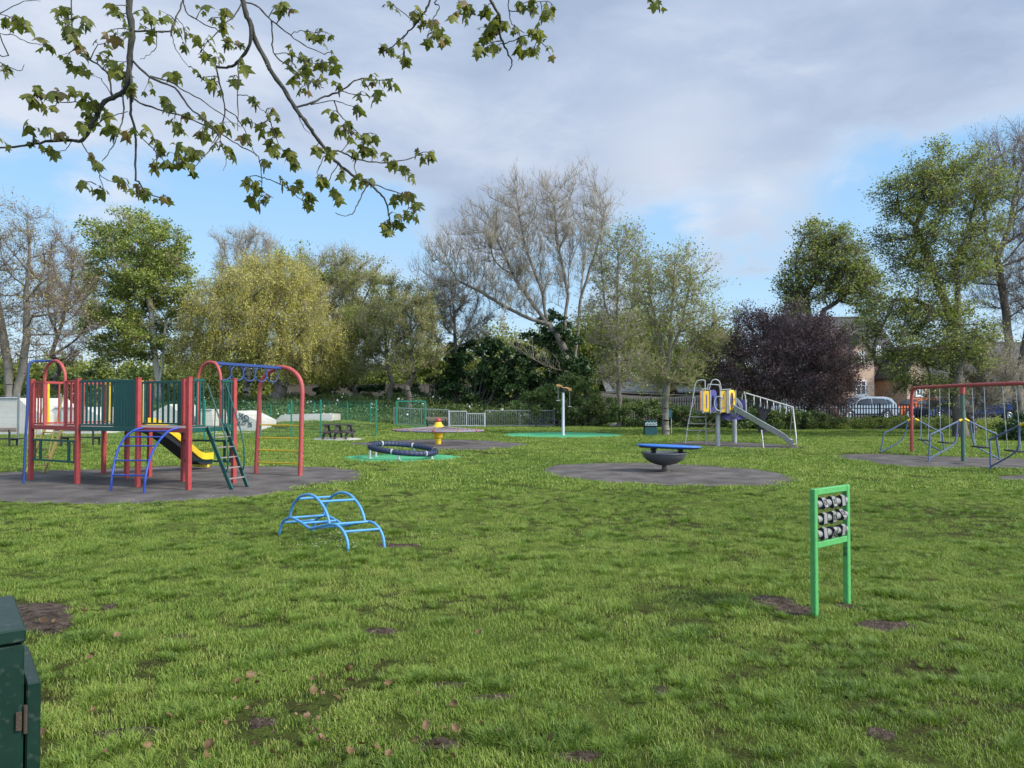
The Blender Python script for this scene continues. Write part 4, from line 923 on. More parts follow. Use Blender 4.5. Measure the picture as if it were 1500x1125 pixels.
def tree(name, label, px, py, d, crowns, trunk_r, nattr=600, step=.45, kill=.6, seed=1, barkm=BK_GREY, twigm=TW_GREY, leaf=None, nleaf=0, lsize=.2, ntw=6000, twl=.7, twr=.012, tw2=2, bias=.15, up=.3, trunks=None, flat=0., lspread=.25, droop=0., group='trees around the playground', cat='tree', rexp=2.3, clump=0, jit=.25, depthk=.9):
    """crowns: list of (px,py,rx,ry[,weight,[dd]]) ellipses seen in the photo, given real depth about the tree's own distance"""
    rng = np.random.default_rng(seed)
    b = W(px, py, d); bz = float(hz(b.x, b.y)); root = thing(name, label, cat, (b.x, b.y, bz), group); o = np.array([b.x, b.y, bz])
    E = []
    for c in crowns:
        dd = c[5] if len(c) > 5 else 0; w = W(c[0], c[1], d + dd); E.append((w.x - o[0], w.y - o[1], w.z - o[2], c[2] * d / F, max(1.2, c[2] * d / F * depthk), c[3] * d / F, c[4] if len(c) > 4 else 1))
    tw = sum(e[6] * e[3] * e[5] for e in E)
    att = np.concatenate([ellpts(max(8, int(nattr * e[6] * e[3] * e[5] / tw)), e[:6], rng) for e in E])
    att = att[att[:, 2] > .8]
    if trunks:
        seeds = []
        for t in trunks:
            pl = [np.array(W(p[0], p[1], d + (p[2] if len(p) > 2 else 0))) - o for p in t]
            if not seeds: pl[0][2] = -.1
            L = [pl[0]]
            for q in pl[1:]:
                k = max(1, int(np.linalg.norm(q - L[-1]) / step)); a0 = L[-1]
                for i in range(1, k + 1): L.append(a0 + (q - a0) * i / k + rng.normal(0, .02, 3))
            seeds.append(L)
    else:
        ct = min(e[2] - e[5] * .55 for e in E); seeds = [[np.array([rng.normal(0, .04) * i, rng.normal(0, .04) * i, -.1 + i * step]) for i in range(max(3, int(max(1.5, ct) / step) + 1))]]
    P, par = colonize(att, seeds, step, kill, rng, bias, jit)
    ch = [[] for _ in range(len(P))]
    for i, q in enumerate(par):
        if q >= 0: ch[q].append(i)
    main = np.array([c[0] if c else -1 for c in ch]); nfix = sum(len(s_) for s_ in seeds)
    ok = (main >= 0) & (par >= 0) & (np.arange(len(P)) >= nfix)
    for _ in range(6): P[ok] = P[ok] * .4 + P[par[ok]] * .3 + P[main[ok]] * .3
    n = len(P); r = np.zeros(n); tip = .00026 * d
    acc = np.zeros(n)
    for i in range(n - 1, -1, -1):
        acc[i] = max(acc[i], tip ** rexp)
        if par[i] >= 0: acc[par[i]] += acc[i]
    r = acc ** (1 / rexp); r = tip + (r - tip) * (trunk_r - tip) / max(r[0] - tip, 1e-6)
    flare = np.clip(1.35 - (P[:, 2]) * .5, 1, 1.35); r = r * np.where(r > trunk_r * .5, flare, 1)
    idx = np.nonzero(par >= 0)[0]; A = P[par[idx]]; B = P[idx]; ra = np.minimum(r[par[idx]], r[idx] * 1.35); rb = r[idx]
    bigm = rb > .045
    V1, F1_ = frustums(A[bigm], B[bigm], ra[bigm], rb[bigm], 8); V2, F2_ = frustums(A[~bigm], B[~bigm], ra[~bigm], rb[~bigm], 4)
    link_mesh('trunk', np_mesh('trunk', V1, F1_, smooth=True), barkm, root)
    if len(V2): lim = link_mesh('branches', np_mesh('branches', V2, F2_), twigm, root)
    # twigs
    cand = idx[rb < .05] if (rb < .05).sum() > 20 else idx
    pk = cand[rng.integers(0, len(cand), ntw)]; t = rng.random((ntw, 1)); base = P[par[pk]] * (1 - t) + P[pk] * t; bd = norm(P[pk] - P[par[pk]])
    td = norm(bd * .7 + rng.normal(0, .55, (ntw, 3)) + np.array([0, 0, up])); tl = twl * rng.uniform(.4, 1.2, (ntw, 1)); end = base + td * tl
    twr = .00027 * d; TV = [spikes(base, end, np.full(ntw, twr))]; tips = [base + (end - base) * rng.random((ntw, 1)), end]
    for lv in range(tw2):
        m = ntw * 2; q = rng.integers(0, len(base), m); t = rng.uniform(.2, .95, (m, 1)); b2 = base[q] + (end[q] - base[q]) * t; d2 = norm(norm(end[q] - base[q]) * .8 + rng.normal(0, .5, (m, 3)) + np.array([0, 0, up * .8])); e2 = b2 + d2 * twl * .5 * rng.uniform(.4, 1.2, (m, 1))
        TV.append(spikes(b2, e2, np.full(m, twr * .7))); tips.append(e2); base, end = b2, e2
        if lv >= 1: break
    if ntw > 0 and twr > 0:
        off = 0; Vs = []; Fs = []
        for v_, f_ in TV: Vs.append(v_); Fs.append(f_ + off); off += len(v_)
        link_mesh('twigs', np_mesh('twigs', np.concatenate(Vs), np.concatenate(Fs)), twigm, root)
    if leaf and nleaf:
        tp = np.concatenate(tips)
        if clump:
            cc = tp[rng.integers(0, len(tp), clump)]; L = cc[rng.integers(0, clump, nleaf)] + rng.normal(0, lspread, (nleaf, 3)) * np.array([1, 1, .55])
        else: L = tp[rng.integers(0, len(tp), nleaf)] + rng.normal(0, lspread, (nleaf, 3)) * np.array([1, 1, .7])
        v_, f_ = rhombs(L, lsize, rng, flat)
        link_mesh('crown', np_mesh('crown', v_, f_, var=rng.random(nleaf)), leaf, root)
    if droop:
        # weeping strands carrying narrow leaves
        ns = int(droop); q = idx[rng.integers(0, len(idx), ns * 2)]; q = q[P[q][:, 2] > 2.0][:ns]; ns = len(q); s0 = P[q] + rng.normal(0, .15, (ns, 3))
        hl = rng.uniform(.5, 1.9, ns) * np.clip(s0[:, 2] / 5, .4, 1.3); outd = norm(s0 * np.array([1, 1, 0])) * rng.uniform(.1, .6, (ns, 1))
        e0 = s0 + outd + np.stack([np.zeros(ns), np.zeros(ns), -hl], -1); e0[:, 2] = np.maximum(e0[:, 2], .5)
        v1, f1 = spikes(s0, e0, np.full(ns, .010)); link_mesh('strands', np_mesh('strands', v1, f1), twigm, root)
        nl = nleaf * 2; k = rng.integers(0, ns, nl); t = rng.random((nl, 1)); L = s0[k] + (e0[k] - s0[k]) * t + rng.normal(0, .06, (nl, 3)); ax = norm(e0[k] - s0[k])
        v_, f_ = rhombs(L, lsize, rng, 0, axis=ax, asp=.35); link_mesh('weeping_leaves', np_mesh('weeping_leaves', v_, f_, var=rng.random(nl)), leaf, root)
    return root

def bush(name, label, ells, d, leaf, n, ls, seed, stems=30, group='shrubs and undergrowth', cat='shrub', stemm=BK_DRK, depth=.8, shell=.28):
    """ells in pixels (px, py, rx, ry[, dd])"""
    rng = np.random.default_rng(seed); b = W(ells[0][0], 600, d); bz = float(hz(b.x, b.y)); root = thing(name, label, cat, (b.x, b.y, bz), group); o = np.array([b.x, b.y, bz])
    pts = []; tot = sum(e[2] * e[3] for e in ells)
    for e in ells:
        dd = e[4] if len(e) > 4 else 0; w = W(e[0], e[1], d + dd); ex = (w.x - o[0], w.y - o[1], w.z - o[2], e[2] * d / F, max(.7, min(e[2], e[3] * 1.8) * d / F * depth), e[3] * d / F)
        k = int(n * e[2] * e[3] / tot); m = max(6, int(k / 160)); cen = ellpts(m, ex, rng, shell); pts.append(cen[rng.integers(0, m, k)] + rng.normal(0, 1, (k, 3)) * np.array([.16, .16, .11]) * max(1, (ex[3] * ex[5]) ** .5 * .45))
    L = np.concatenate(pts); L = L[L[:, 2] > .02]
    v_, f_ = rhombs(L, ls, rng, .2); link_mesh('foliage', np_mesh('foliage', v_, f_, var=rng.random(len(L))), leaf, root)
    T_ = L[rng.integers(0, len(L), stems)]; b0 = T_ * np.array([.45, .45, 0]) + np.array([0, 0, -.05]); v1, f1 = frustums(b0, T_, np.full(stems, .035), np.full(stems, .012), 5)
    link_mesh('stems', np_mesh('stems', v1, f1), stemm, root); return root

# -- left to right
tree('bare_tree', 'twin trunked bare brownish tree at the far left edge of the park', 20, 590, 50, [(30, 400, 95, 105), (-40, 430, 80, 120), (75, 480, 60, 70, .7), (10, 500, 70, 40, .6)], .36, 900, .5, .55, 11, BK_GREY, TW_BRN, LV_BUD, 8000, .13, 3200, 1.0, .013, trunks=[[(18, 592), (12, 540), (2, 480), (-6, 430)], [(20, 590), (32, 545), (40, 490), (38, 430)]])
tree('bare_tree', 'thin bare tree between the twin trunked tree and the bright green tree', 82, 588, 62, [(95, 420, 45, 90), (120, 470, 40, 70, .6)], .2, 350, .5, .6, 12, BK_BRN, TW_BRN, LV_BUD, 3000, .13, 2500, .9, .012)
tree('green_tree', 'tall bright green leafy tree with several pale upright stems behind the climbing frame', 232, 588, 56, [(205, 375, 75, 70), (190, 440, 68, 70), (250, 420, 48, 70), (165, 500, 45, 38), (210, 500, 60, 36), (150, 360, 28, 45, .5)], .28, 900, .45, .55, 13, BK_PALE, TW_OLV, LV_GREEN, 42000, .19, 3500, .7, .011, trunks=[[(232, 588), (231, 555), (226, 505), (220, 450), (210, 400)], [(232, 575), (237, 540), (240, 500), (246, 450)], [(232, 572), (228, 540), (222, 500), (195, 450)]], clump=1100, lspread=.30, flat=.3)
tree('bare_tree', 'grey bare tree top showing above the golden willow', 362, 585, 78, [(362, 375, 52, 42), (362, 430, 60, 50)], .3, 500, .55, .6, 14, BK_GREY, TW_GREY, None, 0, .1, 2600, 1.2, .014)
tree('bare_tree', 'grey bare tree top behind the olive tree right of the willow', 488, 585, 80, [(488, 402, 50, 42), (480, 460, 60, 50)], .3, 450, .55, .6, 15, BK_GREY, TW_GREY, None, 0, .1, 2400, 1.2, .014)
tree('olive_tree', 'rounded olive green tree rising behind the golden willow', 440, 586, 72, [(425, 415, 50, 50), (470, 430, 50, 50), (520, 420, 48, 45), (545, 395, 22, 20, .7), (540, 470, 35, 40)], .35, 700, .5, .6, 16, BK_BRN, TW_OLV, LV_OLIVE, 17000, .18, 5000, .8, .012, clump=500, lspread=.4)
tree('willow_tree', 'broad golden green weeping willow with a short leaning trunk', 402, 588, 56, [(370, 450, 108, 78), (320, 500, 72, 55), (440, 500, 92, 62), (400, 420, 70, 48), (290, 520, 45, 35), (480, 530, 50, 35)], .5, 1100, .5, .55, 17, BK_BRN, TW_OLV, LV_GOLD, 38000, .12, 5000, .8, .012, trunks=[[(400, 600), (410, 575), (425, 550), (440, 520)], [(410, 575), (395, 540), (370, 490)], [(415, 565), (430, 530), (400, 460)]], droop=5200, lspread=.3)
tree('light_tree', 'slim pale green tree with a straight trunk on the bank', 572, 582, 56, [(565, 480, 42, 55), (575, 430, 30, 30, .6), (545, 530, 30, 35, .5)], .17, 300, .45, .55, 18, BK_BRN, TW_OLV, LV_OLIVE, 7000, .13, 2600, .7, .010)
tree('light_tree', 'slim sparse tree on the bank beside the dark ivy mass', 599, 587, 53, [(606, 470, 45, 52), (625, 520, 30, 40, .5), (590, 520, 32, 35, .6)], .19, 320, .45, .55, 19, BK_BRN, TW_OLV, LV_OLIVE, 6500, .13, 2600, .7, .010)
tree('light_tree', 'young olive leafed tree at the right skirt of the willow', 522, 588, 58, [(515, 500, 42, 60), (500, 545, 40, 30)], .17, 300, .45, .55, 20, BK_BRN, TW_OLV, LV_OLIVE, 12000, .15, 2500, .7, .010, clump=300)
tree('ash_tree', 'very large bare grey tree with many upswept limbs rising over the ivy', 845, 600, 54,
     [(840, 340, 60, 92), (780, 340, 70, 80), (720, 360, 62, 70), (665, 390, 58, 55), (650, 430, 45, 35, .7), (760, 420, 80, 55), (870, 350, 32, 75)], .27, 5200, .40, .48, 21, BK_GREY, TW_GREY, None, 0, .1, 5600, 1.2, .012, up=.8, bias=.35, jit=.08,
     trunks=[[(842, 600), (838, 560), (828, 520), (822, 500)], [(828, 515), (815, 490), (800, 470), (795, 430), (790, 380)], [(826, 505), (828, 470), (832, 430), (834, 380)], [(834, 545, -1), (812, 540, -2), (780, 526, -3), (750, 505, -3.5), (732, 480, -3.5)], [(808, 476), (780, 468), (740, 450), (700, 425), (670, 410)], [(838, 560), (845, 500), (850, 440), (856, 380)], [(795, 430), (770, 365), (758, 300)], [(800, 472), (755, 410), (722, 335)], [(850, 440), (875, 360), (888, 300)], [(832, 430), (815, 350), (812, 290)]], group='trees around the playground', rexp=1.95)
tree('bare_tree', 'pale bare tree standing left of the largest bare tree', 665, 590, 56, [(650, 455, 50, 55), (690, 480, 40, 45), (630, 480, 35, 40, .7)], .2, 240, .45, .6, 22, BK_GREY, TW_GREY, LV_BUD, 1200, .12, 2200, .85, .012)
tree('young_tree', 'slender tree with sparse new leaves and a clear trunk beside the far bench', 907, 626, 46, [(905, 400, 45, 65), (900, 470, 55, 55), (925, 370, 30, 40), (915, 540, 48, 40, .9)], .15, 900, .36, .38, 23, BK_GREY, TW_GREY, LV_OLIVE, 6000, .14, 2600, .7, .010, up=.5, trunks=[[(908, 626), (906, 560), (905, 500), (904, 430), (906, 370)], [(905, 520), (925, 450), (932, 390)], [(905, 510), (885, 440), (880, 390)]], jit=.12, bias=.3)
tree('young_tree', 'slender tree with sparse new leaves standing behind the litter bin', 975, 638, 36, [(985, 410, 52, 50), (1000, 460, 60, 60), (960, 450, 40, 60), (1040, 500, 34, 45, .7), (975, 550, 55, 40, .8)], .155, 1100, .28, .32, 24, BK_GREY, TW_OLV, LV_OLIVE, 8500, .11, 3000, .6, .008, up=.4, trunks=[[(974, 638), (976, 580), (981, 500), (985, 440), (988, 390)], [(979, 530), (1000, 470), (1012, 410)], [(978, 540), (960, 470), (950, 420)], [(977, 560), (1010, 510), (1040, 480)]], jit=.12, bias=.25)
tree('green_tree', 'rounded yellow green tree between the bare tree and the park sheds', 860, 600, 60, [(870, 500, 42, 38), (840, 530, 40, 40), (920, 490, 48, 36), (960, 520, 42, 42)], .25, 600, .5, .55, 25, BK_BRN, TW_OLV, LV_SPRING, 34000, .18, 3500, .7, .011, clump=600, lspread=.45)
tree('green_tree', 'pale green bushy tree glimpsed between the slender tree and the purple tree', 1045, 610, 58, [(1040, 520, 40, 48), (1005, 545, 40, 35), (1070, 560, 40, 30)], .2, 350, .5, .55, 33, BK_BRN, TW_OLV, LV_SPRING, 18000, .18, 2500, .7, .011, clump=400, lspread=.45)
tree('plum_tree', 'broad dark purple leafed tree behind the slide tower', 1112, 640, 38, [(1130, 510, 72, 52), (1190, 520, 62, 50), (1085, 545, 50, 45), (1150, 560, 75, 40), (1215, 570, 45, 45), (1095, 465, 28, 22, .6), (1165, 470, 40, 25, .7), (1060, 520, 30, 34, .9), (1135, 478, 50, 28), (1100, 500, 50, 36), (1185, 485, 40, 28)], .19, 1300, .32, .36, 26, BK_DRK, BK_DRK, LV_PURP, 40000, .105, 4500, .5, .008, trunks=[[(1118, 640), (1115, 610), (1105, 580), (1095, 545)], [(1117, 615), (1130, 585), (1150, 550)], [(1116, 610), (1118, 575), (1120, 540)]], clump=1600, lspread=.22)
tree('plum_tree', 'second dark purple leafed tree behind and right of the first', 1188, 626, 47, [(1205, 520, 42, 42), (1190, 570, 50, 34), (1225, 550, 34, 45)], .2, 500, .4, .45, 27, BK_DRK, BK_DRK, LV_PURP, 15000, .13, 2500, .6, .010, clump=500, lspread=.28)
tree('sycamore_tree', 'medium rounded green tree rising above the purple trees', 1190, 620, 52, [(1215, 375, 55, 50), (1180, 420, 45, 45), (1240, 410, 48, 50), (1165, 450, 28, 25), (1270, 440, 32, 40)], .26, 700, .45, .5, 28, BK_DRK, BK_DRK, LV_DARK, 19000, .17, 3000, .7, .011, trunks=[[(1190, 620), (1192, 560), (1196, 500), (1205, 455)], [(1192, 520), (1186, 470), (1180, 430)]], clump=750, lspread=.32, flat=.3)
tree('sycamore_tree', 'tall spreading green tree with low hanging boughs behind the swing frame', 1407, 641, 34,
     [(1400, 270, 75, 62), (1350, 290, 62, 55), (1330, 370, 55, 45), (1400, 380, 70, 55), (1340, 460, 75, 38), (1400, 500, 75, 45), (1320, 520, 60, 34, .9), (1360, 560, 50, 34, .7), (1440, 320, 45, 70, .8), (1285, 495, 42, 36, .8)], .28, 1300, .36, .42, 29, BK_BRN, BK_DRK, LV_DARK, 54000, .105, 5200, .55, .009,
     trunks=[[(1407, 641), (1404, 600), (1400, 560), (1401, 500), (1403, 440), (1402, 380)], [(1400, 480), (1380, 430), (1360, 380), (1340, 330)], [(1402, 470), (1340, 440), (1310, 440)]], clump=2600, lspread=.24, flat=.35)
tree('bare_tree', 'tall bare forked tree at the right edge behind the swings', 1490, 630, 40, [(1480, 260, 60, 75), (1540, 280, 70, 90), (1450, 380, 45, 80), (1500, 420, 60, 80), (1580, 420, 60, 100)], .26, 1500, .38, .46, 30, BK_BRN, TW_BRN, LV_BUD, 3500, .10, 6200, 1.0, .010, trunks=[[(1492, 630), (1490, 570), (1478, 500), (1470, 430), (1460, 380)], [(1491, 580), (1503, 500), (1515, 420)]], up=.4)
tree('bare_tree', 'low bare twiggy tree whose limbs cross behind the swings', 1425, 640, 37, [(1440, 530, 50, 50), (1395, 585, 45, 26), (1450, 580, 40, 30)], .1, 320, .35, .4, 31, BK_BRN, TW_GREY, LV_BUD, 1500, .09, 3500, .6, .008)

# -- ivy, hedges and undergrowth
bush('ivy_thicket', 'dark ivy covered thicket beneath the largest bare tree', [(690, 545, 45, 48), (740, 540, 55, 48), (800, 530, 42, 60), (836, 535, 24, 55, -2.5), (845, 560, 30, 40, -2.5), (770, 560, 80, 30), (815, 480, 20, 35, -1)], 55.5, LV_IVY, 46000, .2, 41, 60)
bush('ivy_thicket', 'dark ivy clad stem standing at the left of the thicket', [(668, 540, 16, 50), (650, 560, 28, 28)], 56, LV_IVY, 7000, .18, 42, 20)
bush('bramble_bush', 'low dark bushes at the foot of the two slim trees', [(560, 572, 45, 16), (620, 570, 50, 20), (500, 570, 50, 14)], 59, LV_IVY, 9000, .2, 43)
bush('laurel_bush', 'small bright yellow green bush beside the ivy thicket', [(632, 540, 18, 22)], 55, LV_GREEN, 2500, .16, 44, 8)
bush('hedge', 'dark hedge behind the left skate ramps', [(40, 560, 110, 22), (170, 560, 90, 26), (280, 565, 80, 24)], 66, LV_BUSH, 16000, .24, 45)
bush('bush', 'bright green bank of shrubs behind the left railings', [(30, 578, 80, 14), (140, 582, 70, 12), (240, 584, 60, 10)], 58, LV_GREEN, 9000, .15, 46)
bush('hedge', 'mixed green hedge behind the pole spinner', [(800, 590, 45, 24), (840, 580, 50, 34), (880, 600, 60, 20), (830, 610, 80, 14)], 48, LV_BUSH, 26000, .14, 47)
bush('hedge', 'low green hedge behind the bin and the slim trees', [(940, 605, 60, 17), (1000, 612, 60, 14), (1060, 612, 60, 14)], 46, LV_BUSH, 20000, .13, 48)
bush('bush', 'low dark bush beneath the purple tree', [(1145, 615, 60, 16), (1085, 618, 40, 13), (1190, 618, 50, 12)], 43, LV_BUSH, 12000, .12, 49)
bush('ivy_bank', 'long low band of ivy and nettles along the foot of the black railings', [(1230, 622, 50, 8), (1290, 622, 60, 9), (1350, 622, 60, 10), (1410, 622, 60, 10), (1450, 622, 40, 10)], 43.5, LV_GREEN, 26000, .10, 50, depth=2.0)
bush('hedge', 'dense dark clipped hedge block at the right edge behind the swings', [(1500, 630, 36, 28), (1560, 630, 50, 30)], 31, LV_IVY, 14000, .09, 51)
bush('ivy_thicket', 'dark undergrowth behind the parked cars at the right edge', [(1500, 560, 60, 40), (1580, 560, 60, 50)], 62, LV_IVY, 9000, .22, 52)

# -- cow parsley and long grass on the bank : uncountable cover
def cover(name, label, n, xr, yr, leaf, size, hgt, seed, mask=None):
    rng = np.random.default_rng(seed); x = rng.uniform(*xr, n); y = rng.uniform(*yr, n)
    if mask is not None: k = mask(x, y); x, y = x[k], y[k]
    hh = hgt * (.35 + .9 * vnoise(x, y, 1.3)); z = hz(x, y) + rng.random(len(x)) ** .6 * hh
    v_, f_ = rhombs(np.stack([x, y, z], -1), size, rng, 0, axis=np.tile([0, 0, 1.], (len(x), 1)) + rng.normal(0, .5, (len(x), 3)), asp=.4)
    tag(link_mesh(name, np_mesh(name, v_, f_, var=rng.random(len(x))), leaf), label, 'undergrowth', kind='stuff'); return x, y, z
bm_ = lambda x, y: (x < 5 + (y - 50)) & (y > 49 + .1 * np.sin(x))
x, y, z = cover('bank_undergrowth', 'tall rough grass and nettles covering the bank behind the railings', 90000, (-55, 14), (48.5, 60), LV_BUSH, .16, .75, 61, bm_)
rng = np.random.default_rng(5); k = (vnoise(x + 9, y, 2.0) > .55) & (rng.random(len(x)) < .045) & (z > hz(x, y) + .35); fp_ = np.stack([x[k], y[k], z[k] + .2], -1)
v_, f_ = rhombs(fp_, .13, rng, .9, asp=1.0); tag(link_mesh('cow_parsley', np_mesh('cow_parsley', v_, f_), paint('parsley_white', (.62, .63, .52), .8, 0)), 'creamy white cow parsley heads along the bank', 'flowers', kind='stuff')
# -- far woodland that closes the view
def wood(name, label, pxs, d, leaf, n, ls, seed, top):
    rng = np.random.default_rng(seed); P = []
    for px_ in pxs:
        w = W(px_, 600, d + rng.uniform(-5, 5)); h = top * rng.uniform(.75, 1.15); r = rng.uniform(3, 5)
        cen = ellpts(60, (w.x, w.y, h * .5, r, 3, h * .5), rng, .4); P.append(cen[rng.integers(0, 60, n)] + rng.normal(0, .55, (n, 3)))
    L = np.concatenate(P); L = L[L[:, 2] > .2]; v_, f_ = rhombs(L, ls, rng)
    tag(link_mesh(name, np_mesh(name, v_, f_, var=rng.random(len(L))), leaf), label, 'woodland', kind='stuff')
wood('distant_woodland', 'hazy mass of trees closing the view on the left', range(-700, 700, 42), 95, LV_OLIVE, 4000, .42, 71, 8.0)
wood('distant_hedgerow', 'low mass of greenery behind the sheds and houses', range(640, 2300, 45), 100, LV_BUSH, 3800, .42, 72, 5.2)
wood('distant_woodland', 'mass of pale green trees closing the view behind the ivy thicket', range(610, 930, 36), 72, LV_OLIVE, 3800, .3, 73, 8.0)
# ================================================================ fences, buildings, cars, furniture behind
FGRN = paint('fence_green', (.015, .16, .10), .5, .2); FBLK = paint('fence_black', (.012, .014, .016), .5, .2); FSIL = paint('fence_silver', (.17, .19, .19), .5, .2, metallic=.3)
def mesh_fence(name, label, pts, h, mat, post_at, wire=.0028, gap=.06, hgap=.2, pr_=.03, group=None, two=False):
    root = thing(name, label, 'fence', (pts[0].x, pts[0].y, float(hz(pts[0].x, pts[0].y))), group); A = []; B = []
    for i in range(len(pts) - 1):
        a, b = pts[i], pts[i + 1]; L = (b - a).length; n = int(L / gap)
        for k in range(n + 1):
            p = a + (b - a) * (k / n); g = float(hz(p.x, p.y)); A.append((p.x, p.y, g + .04)); B.append((p.x, p.y, g + h))
        m_ = max(2, int(L / 1.2))
        for j in range(int(h / hgap) + 1):
            for k in range(m_):
                p, q = a + (b - a) * (k / m_), a + (b - a) * ((k + 1) / m_); A.append((p.x, p.y, float(hz(p.x, p.y)) + .05 + j * hgap)); B.append((q.x, q.y, float(hz(q.x, q.y)) + .05 + j * hgap))
    A, B = np.array(A), np.array(B); o = np.array(ORG[root.name]); v_, f_ = frustums(A - o, B - o, np.full(len(A), wire), np.full(len(A), wire), 3)
    link_mesh('mesh_panel', np_mesh('mesh_panel', v_, f_), mat, root)
    for p in post_at:
        m = MB(); g = float(hz(p.x, p.y)); m.beam((p.x, p.y, g - .1), (p.x, p.y, g + h + .06), .06, .06); m.build('post', mat, root)
    return root
gp = lambda px_, d: Vector((W(px_, 600, d).x, d, 0))
K = HC / 1.6
# silver mesh fence, left
dA = 1844 / 68; dB = 1844 / 56
fl_ = [gp(-90, dA - .4), gp(165, dA + 1.2)]
mesh_fence('mesh_fence', 'fine silver wire mesh fence in front of the pale skate ramps at the left', fl_, 1.88, FSIL, [gp(27, dA + .4), gp(88.5, dA + .8), gp(-40, dA), gp(150, dA + 1.1)], .0022)
fg_ = [gp(165, dA + 1.2), gp(300, 30.5), gp(382, 32.3), gp(470, 34.3), gp(551, 34.9)]
mesh_fence('mesh_fence', 'green wire mesh fence running from the climbing frame to the green gate', fg_, 1.66, FGRN, [fg_[1], gp(340, 31.4), fg_[2], gp(427, 33.3), fg_[3], fg_[4]], .003)
far_ = [gp(398, 62), gp(425, 62), gp(461, 60), gp(509, 59), gp(543, 54), gp(577, 46)]
mesh_fence('mesh_fence', 'further run of green wire mesh fence on the far side of the skate area', [p + Vector((0, 0, 0)) for p in [gp(240, 48)] + [gp(577, 46.6)]], 1.3, FGRN, [gp(p, 48 - (p - 240) * 1.4 / 337) for p in (280, 330, 397, 423, 461, 509, 543)], .0035, .08)
# green gate frame
gt = thing('gate', 'tall green framed mesh gate behind the net carousel', 'gate', (gp(580, 43.5).x, 43.5, 0))
a, b = gp(581, 43.4), gp(623, 43.4); hg = W(600, 588, 43.4).z
m = MB(); m.beam(a, at(a, hg), .09, .09); m.beam(b, at(b, hg), .09, .09); m.beam(at(a, hg), at(b, hg), .08, .08); m.beam(at(a, .12), at(b, .12), .06, .06); m.build('frame', FGRN, gt)
m = MB()
for k in range(1, 26): p = lerp(a, b, k / 26); m.beam(at(p, .1), at(p, hg), .007, .007)
for k in range(1, 9): m.beam(at(a, hg * k / 9), at(b, hg * k / 9), .007, .007)
m.build('mesh_infill', FGRN, gt)
# silver bow railings
def railing(name, label, a, b, h, mat, gap=.11, posts=3, bar=.008, cat='railings', pale=False):
    root = thing(name, label, cat, (a.x, a.y, float(hz(a.x, a.y)))); L = (b - a).length; d = (b - a).normalized(); n = int(L / gap); nn = Vector((-d.y, d.x, 0)); m = MB()
    for k in range(n + 1):
        p = lerp(a, b, k / n); g = float(hz(p.x, p.y))
        if pale:
            w = .034; m.prism([Vector((p.x, p.y, g + .05)) - d * w, Vector((p.x, p.y, g + .05)) + d * w, Vector((p.x, p.y, g + h - .07)) + d * w, Vector((p.x, p.y, g + h)), Vector((p.x, p.y, g + h - .07)) - d * w], nn * .012)
        else: m.beam((p.x, p.y, g + .08), (p.x, p.y, g + h - .03), bar * 2, bar * 2)
    m.build('pales' if pale else 'bars', mat, root)
    for z_ in ((.28, h - .32) if pale else (.1, h - .02)):
        m = MB(); m.beam(at(a, z_ + float(hz(a.x, a.y))) + nn * .04, at(b, z_ + float(hz(b.x, b.y))) + nn * .04, .04, .05); m.build('rail', mat, root)
    for k in range(posts):
        p = lerp(a, b, k / (posts - 1)) + nn * .06; g = float(hz(p.x, p.y)); m = MB(); m.beam((p.x, p.y, g - .1), (p.x, p.y, g + h + .02), .06, .06); m.build('post', mat, root)
    return root
railing('railing', 'silver vertical bar railing passing behind the green gate', gp(577, 45.5), gp(657, 45.8), 1.02 * K, FSIL, posts=3)
railing('railing', 'silver vertical bar railing right of the white gate frame, in front of the bank', gp(711, 46.2), gp(812, 47), 1.0 * K, FSIL, posts=3)
wg = thing('gate', 'pale grey low double gate frame with thin bars beside the timber bench', 'gate', (gp(660, 45.6).x, 45.6, 0))
a, b, c_ = gp(658, 45.6), gp(683.5, 45.6), gp(710, 45.6); PGY = paint('pale_gate', (.33, .35, .35), .5, .2)
h1_ = W(0, 602.5, 45.6).z; h2_ = W(0, 606, 45.6).z
m = MB(); m.beam(a, at(a, h1_ + .05), .1, .1); m.beam(c_, at(c_, h2_ + .06), .1, .1); m.build('gate_post', PGY, wg)
for (p, q_, hh) in ((a, b, h1_), (b, c_, h2_)):
    m = MB(); m.beam(at(p, hh), at(q_, hh), .06, .06); m.beam(at(p, .12), at(q_, .12), .05, .05); m.beam(at(q_, .1), at(q_, hh), .06, .06)
    for k in range(1, 9): t = lerp(p, q_, k / 9); m.beam(at(t, .12), at(t, hh), .02, .02)
    m.build('gate_leaf', PGY, wg)
# black palisade fences
railing('palisade_fence', 'black pointed metal palisade fence in front of the parked cars', gp(1170, 46.5), gp(1475, 44.5), 1.48, FBLK, gap=.165, posts=6, cat='fence', pale=True)
railing('palisade_fence', 'dark pointed palisade fence behind the litter bin and slim trees', gp(850, 51.5), gp(1165, 50.5), 1.75, FBLK, gap=.165, posts=7, cat='fence', pale=True)

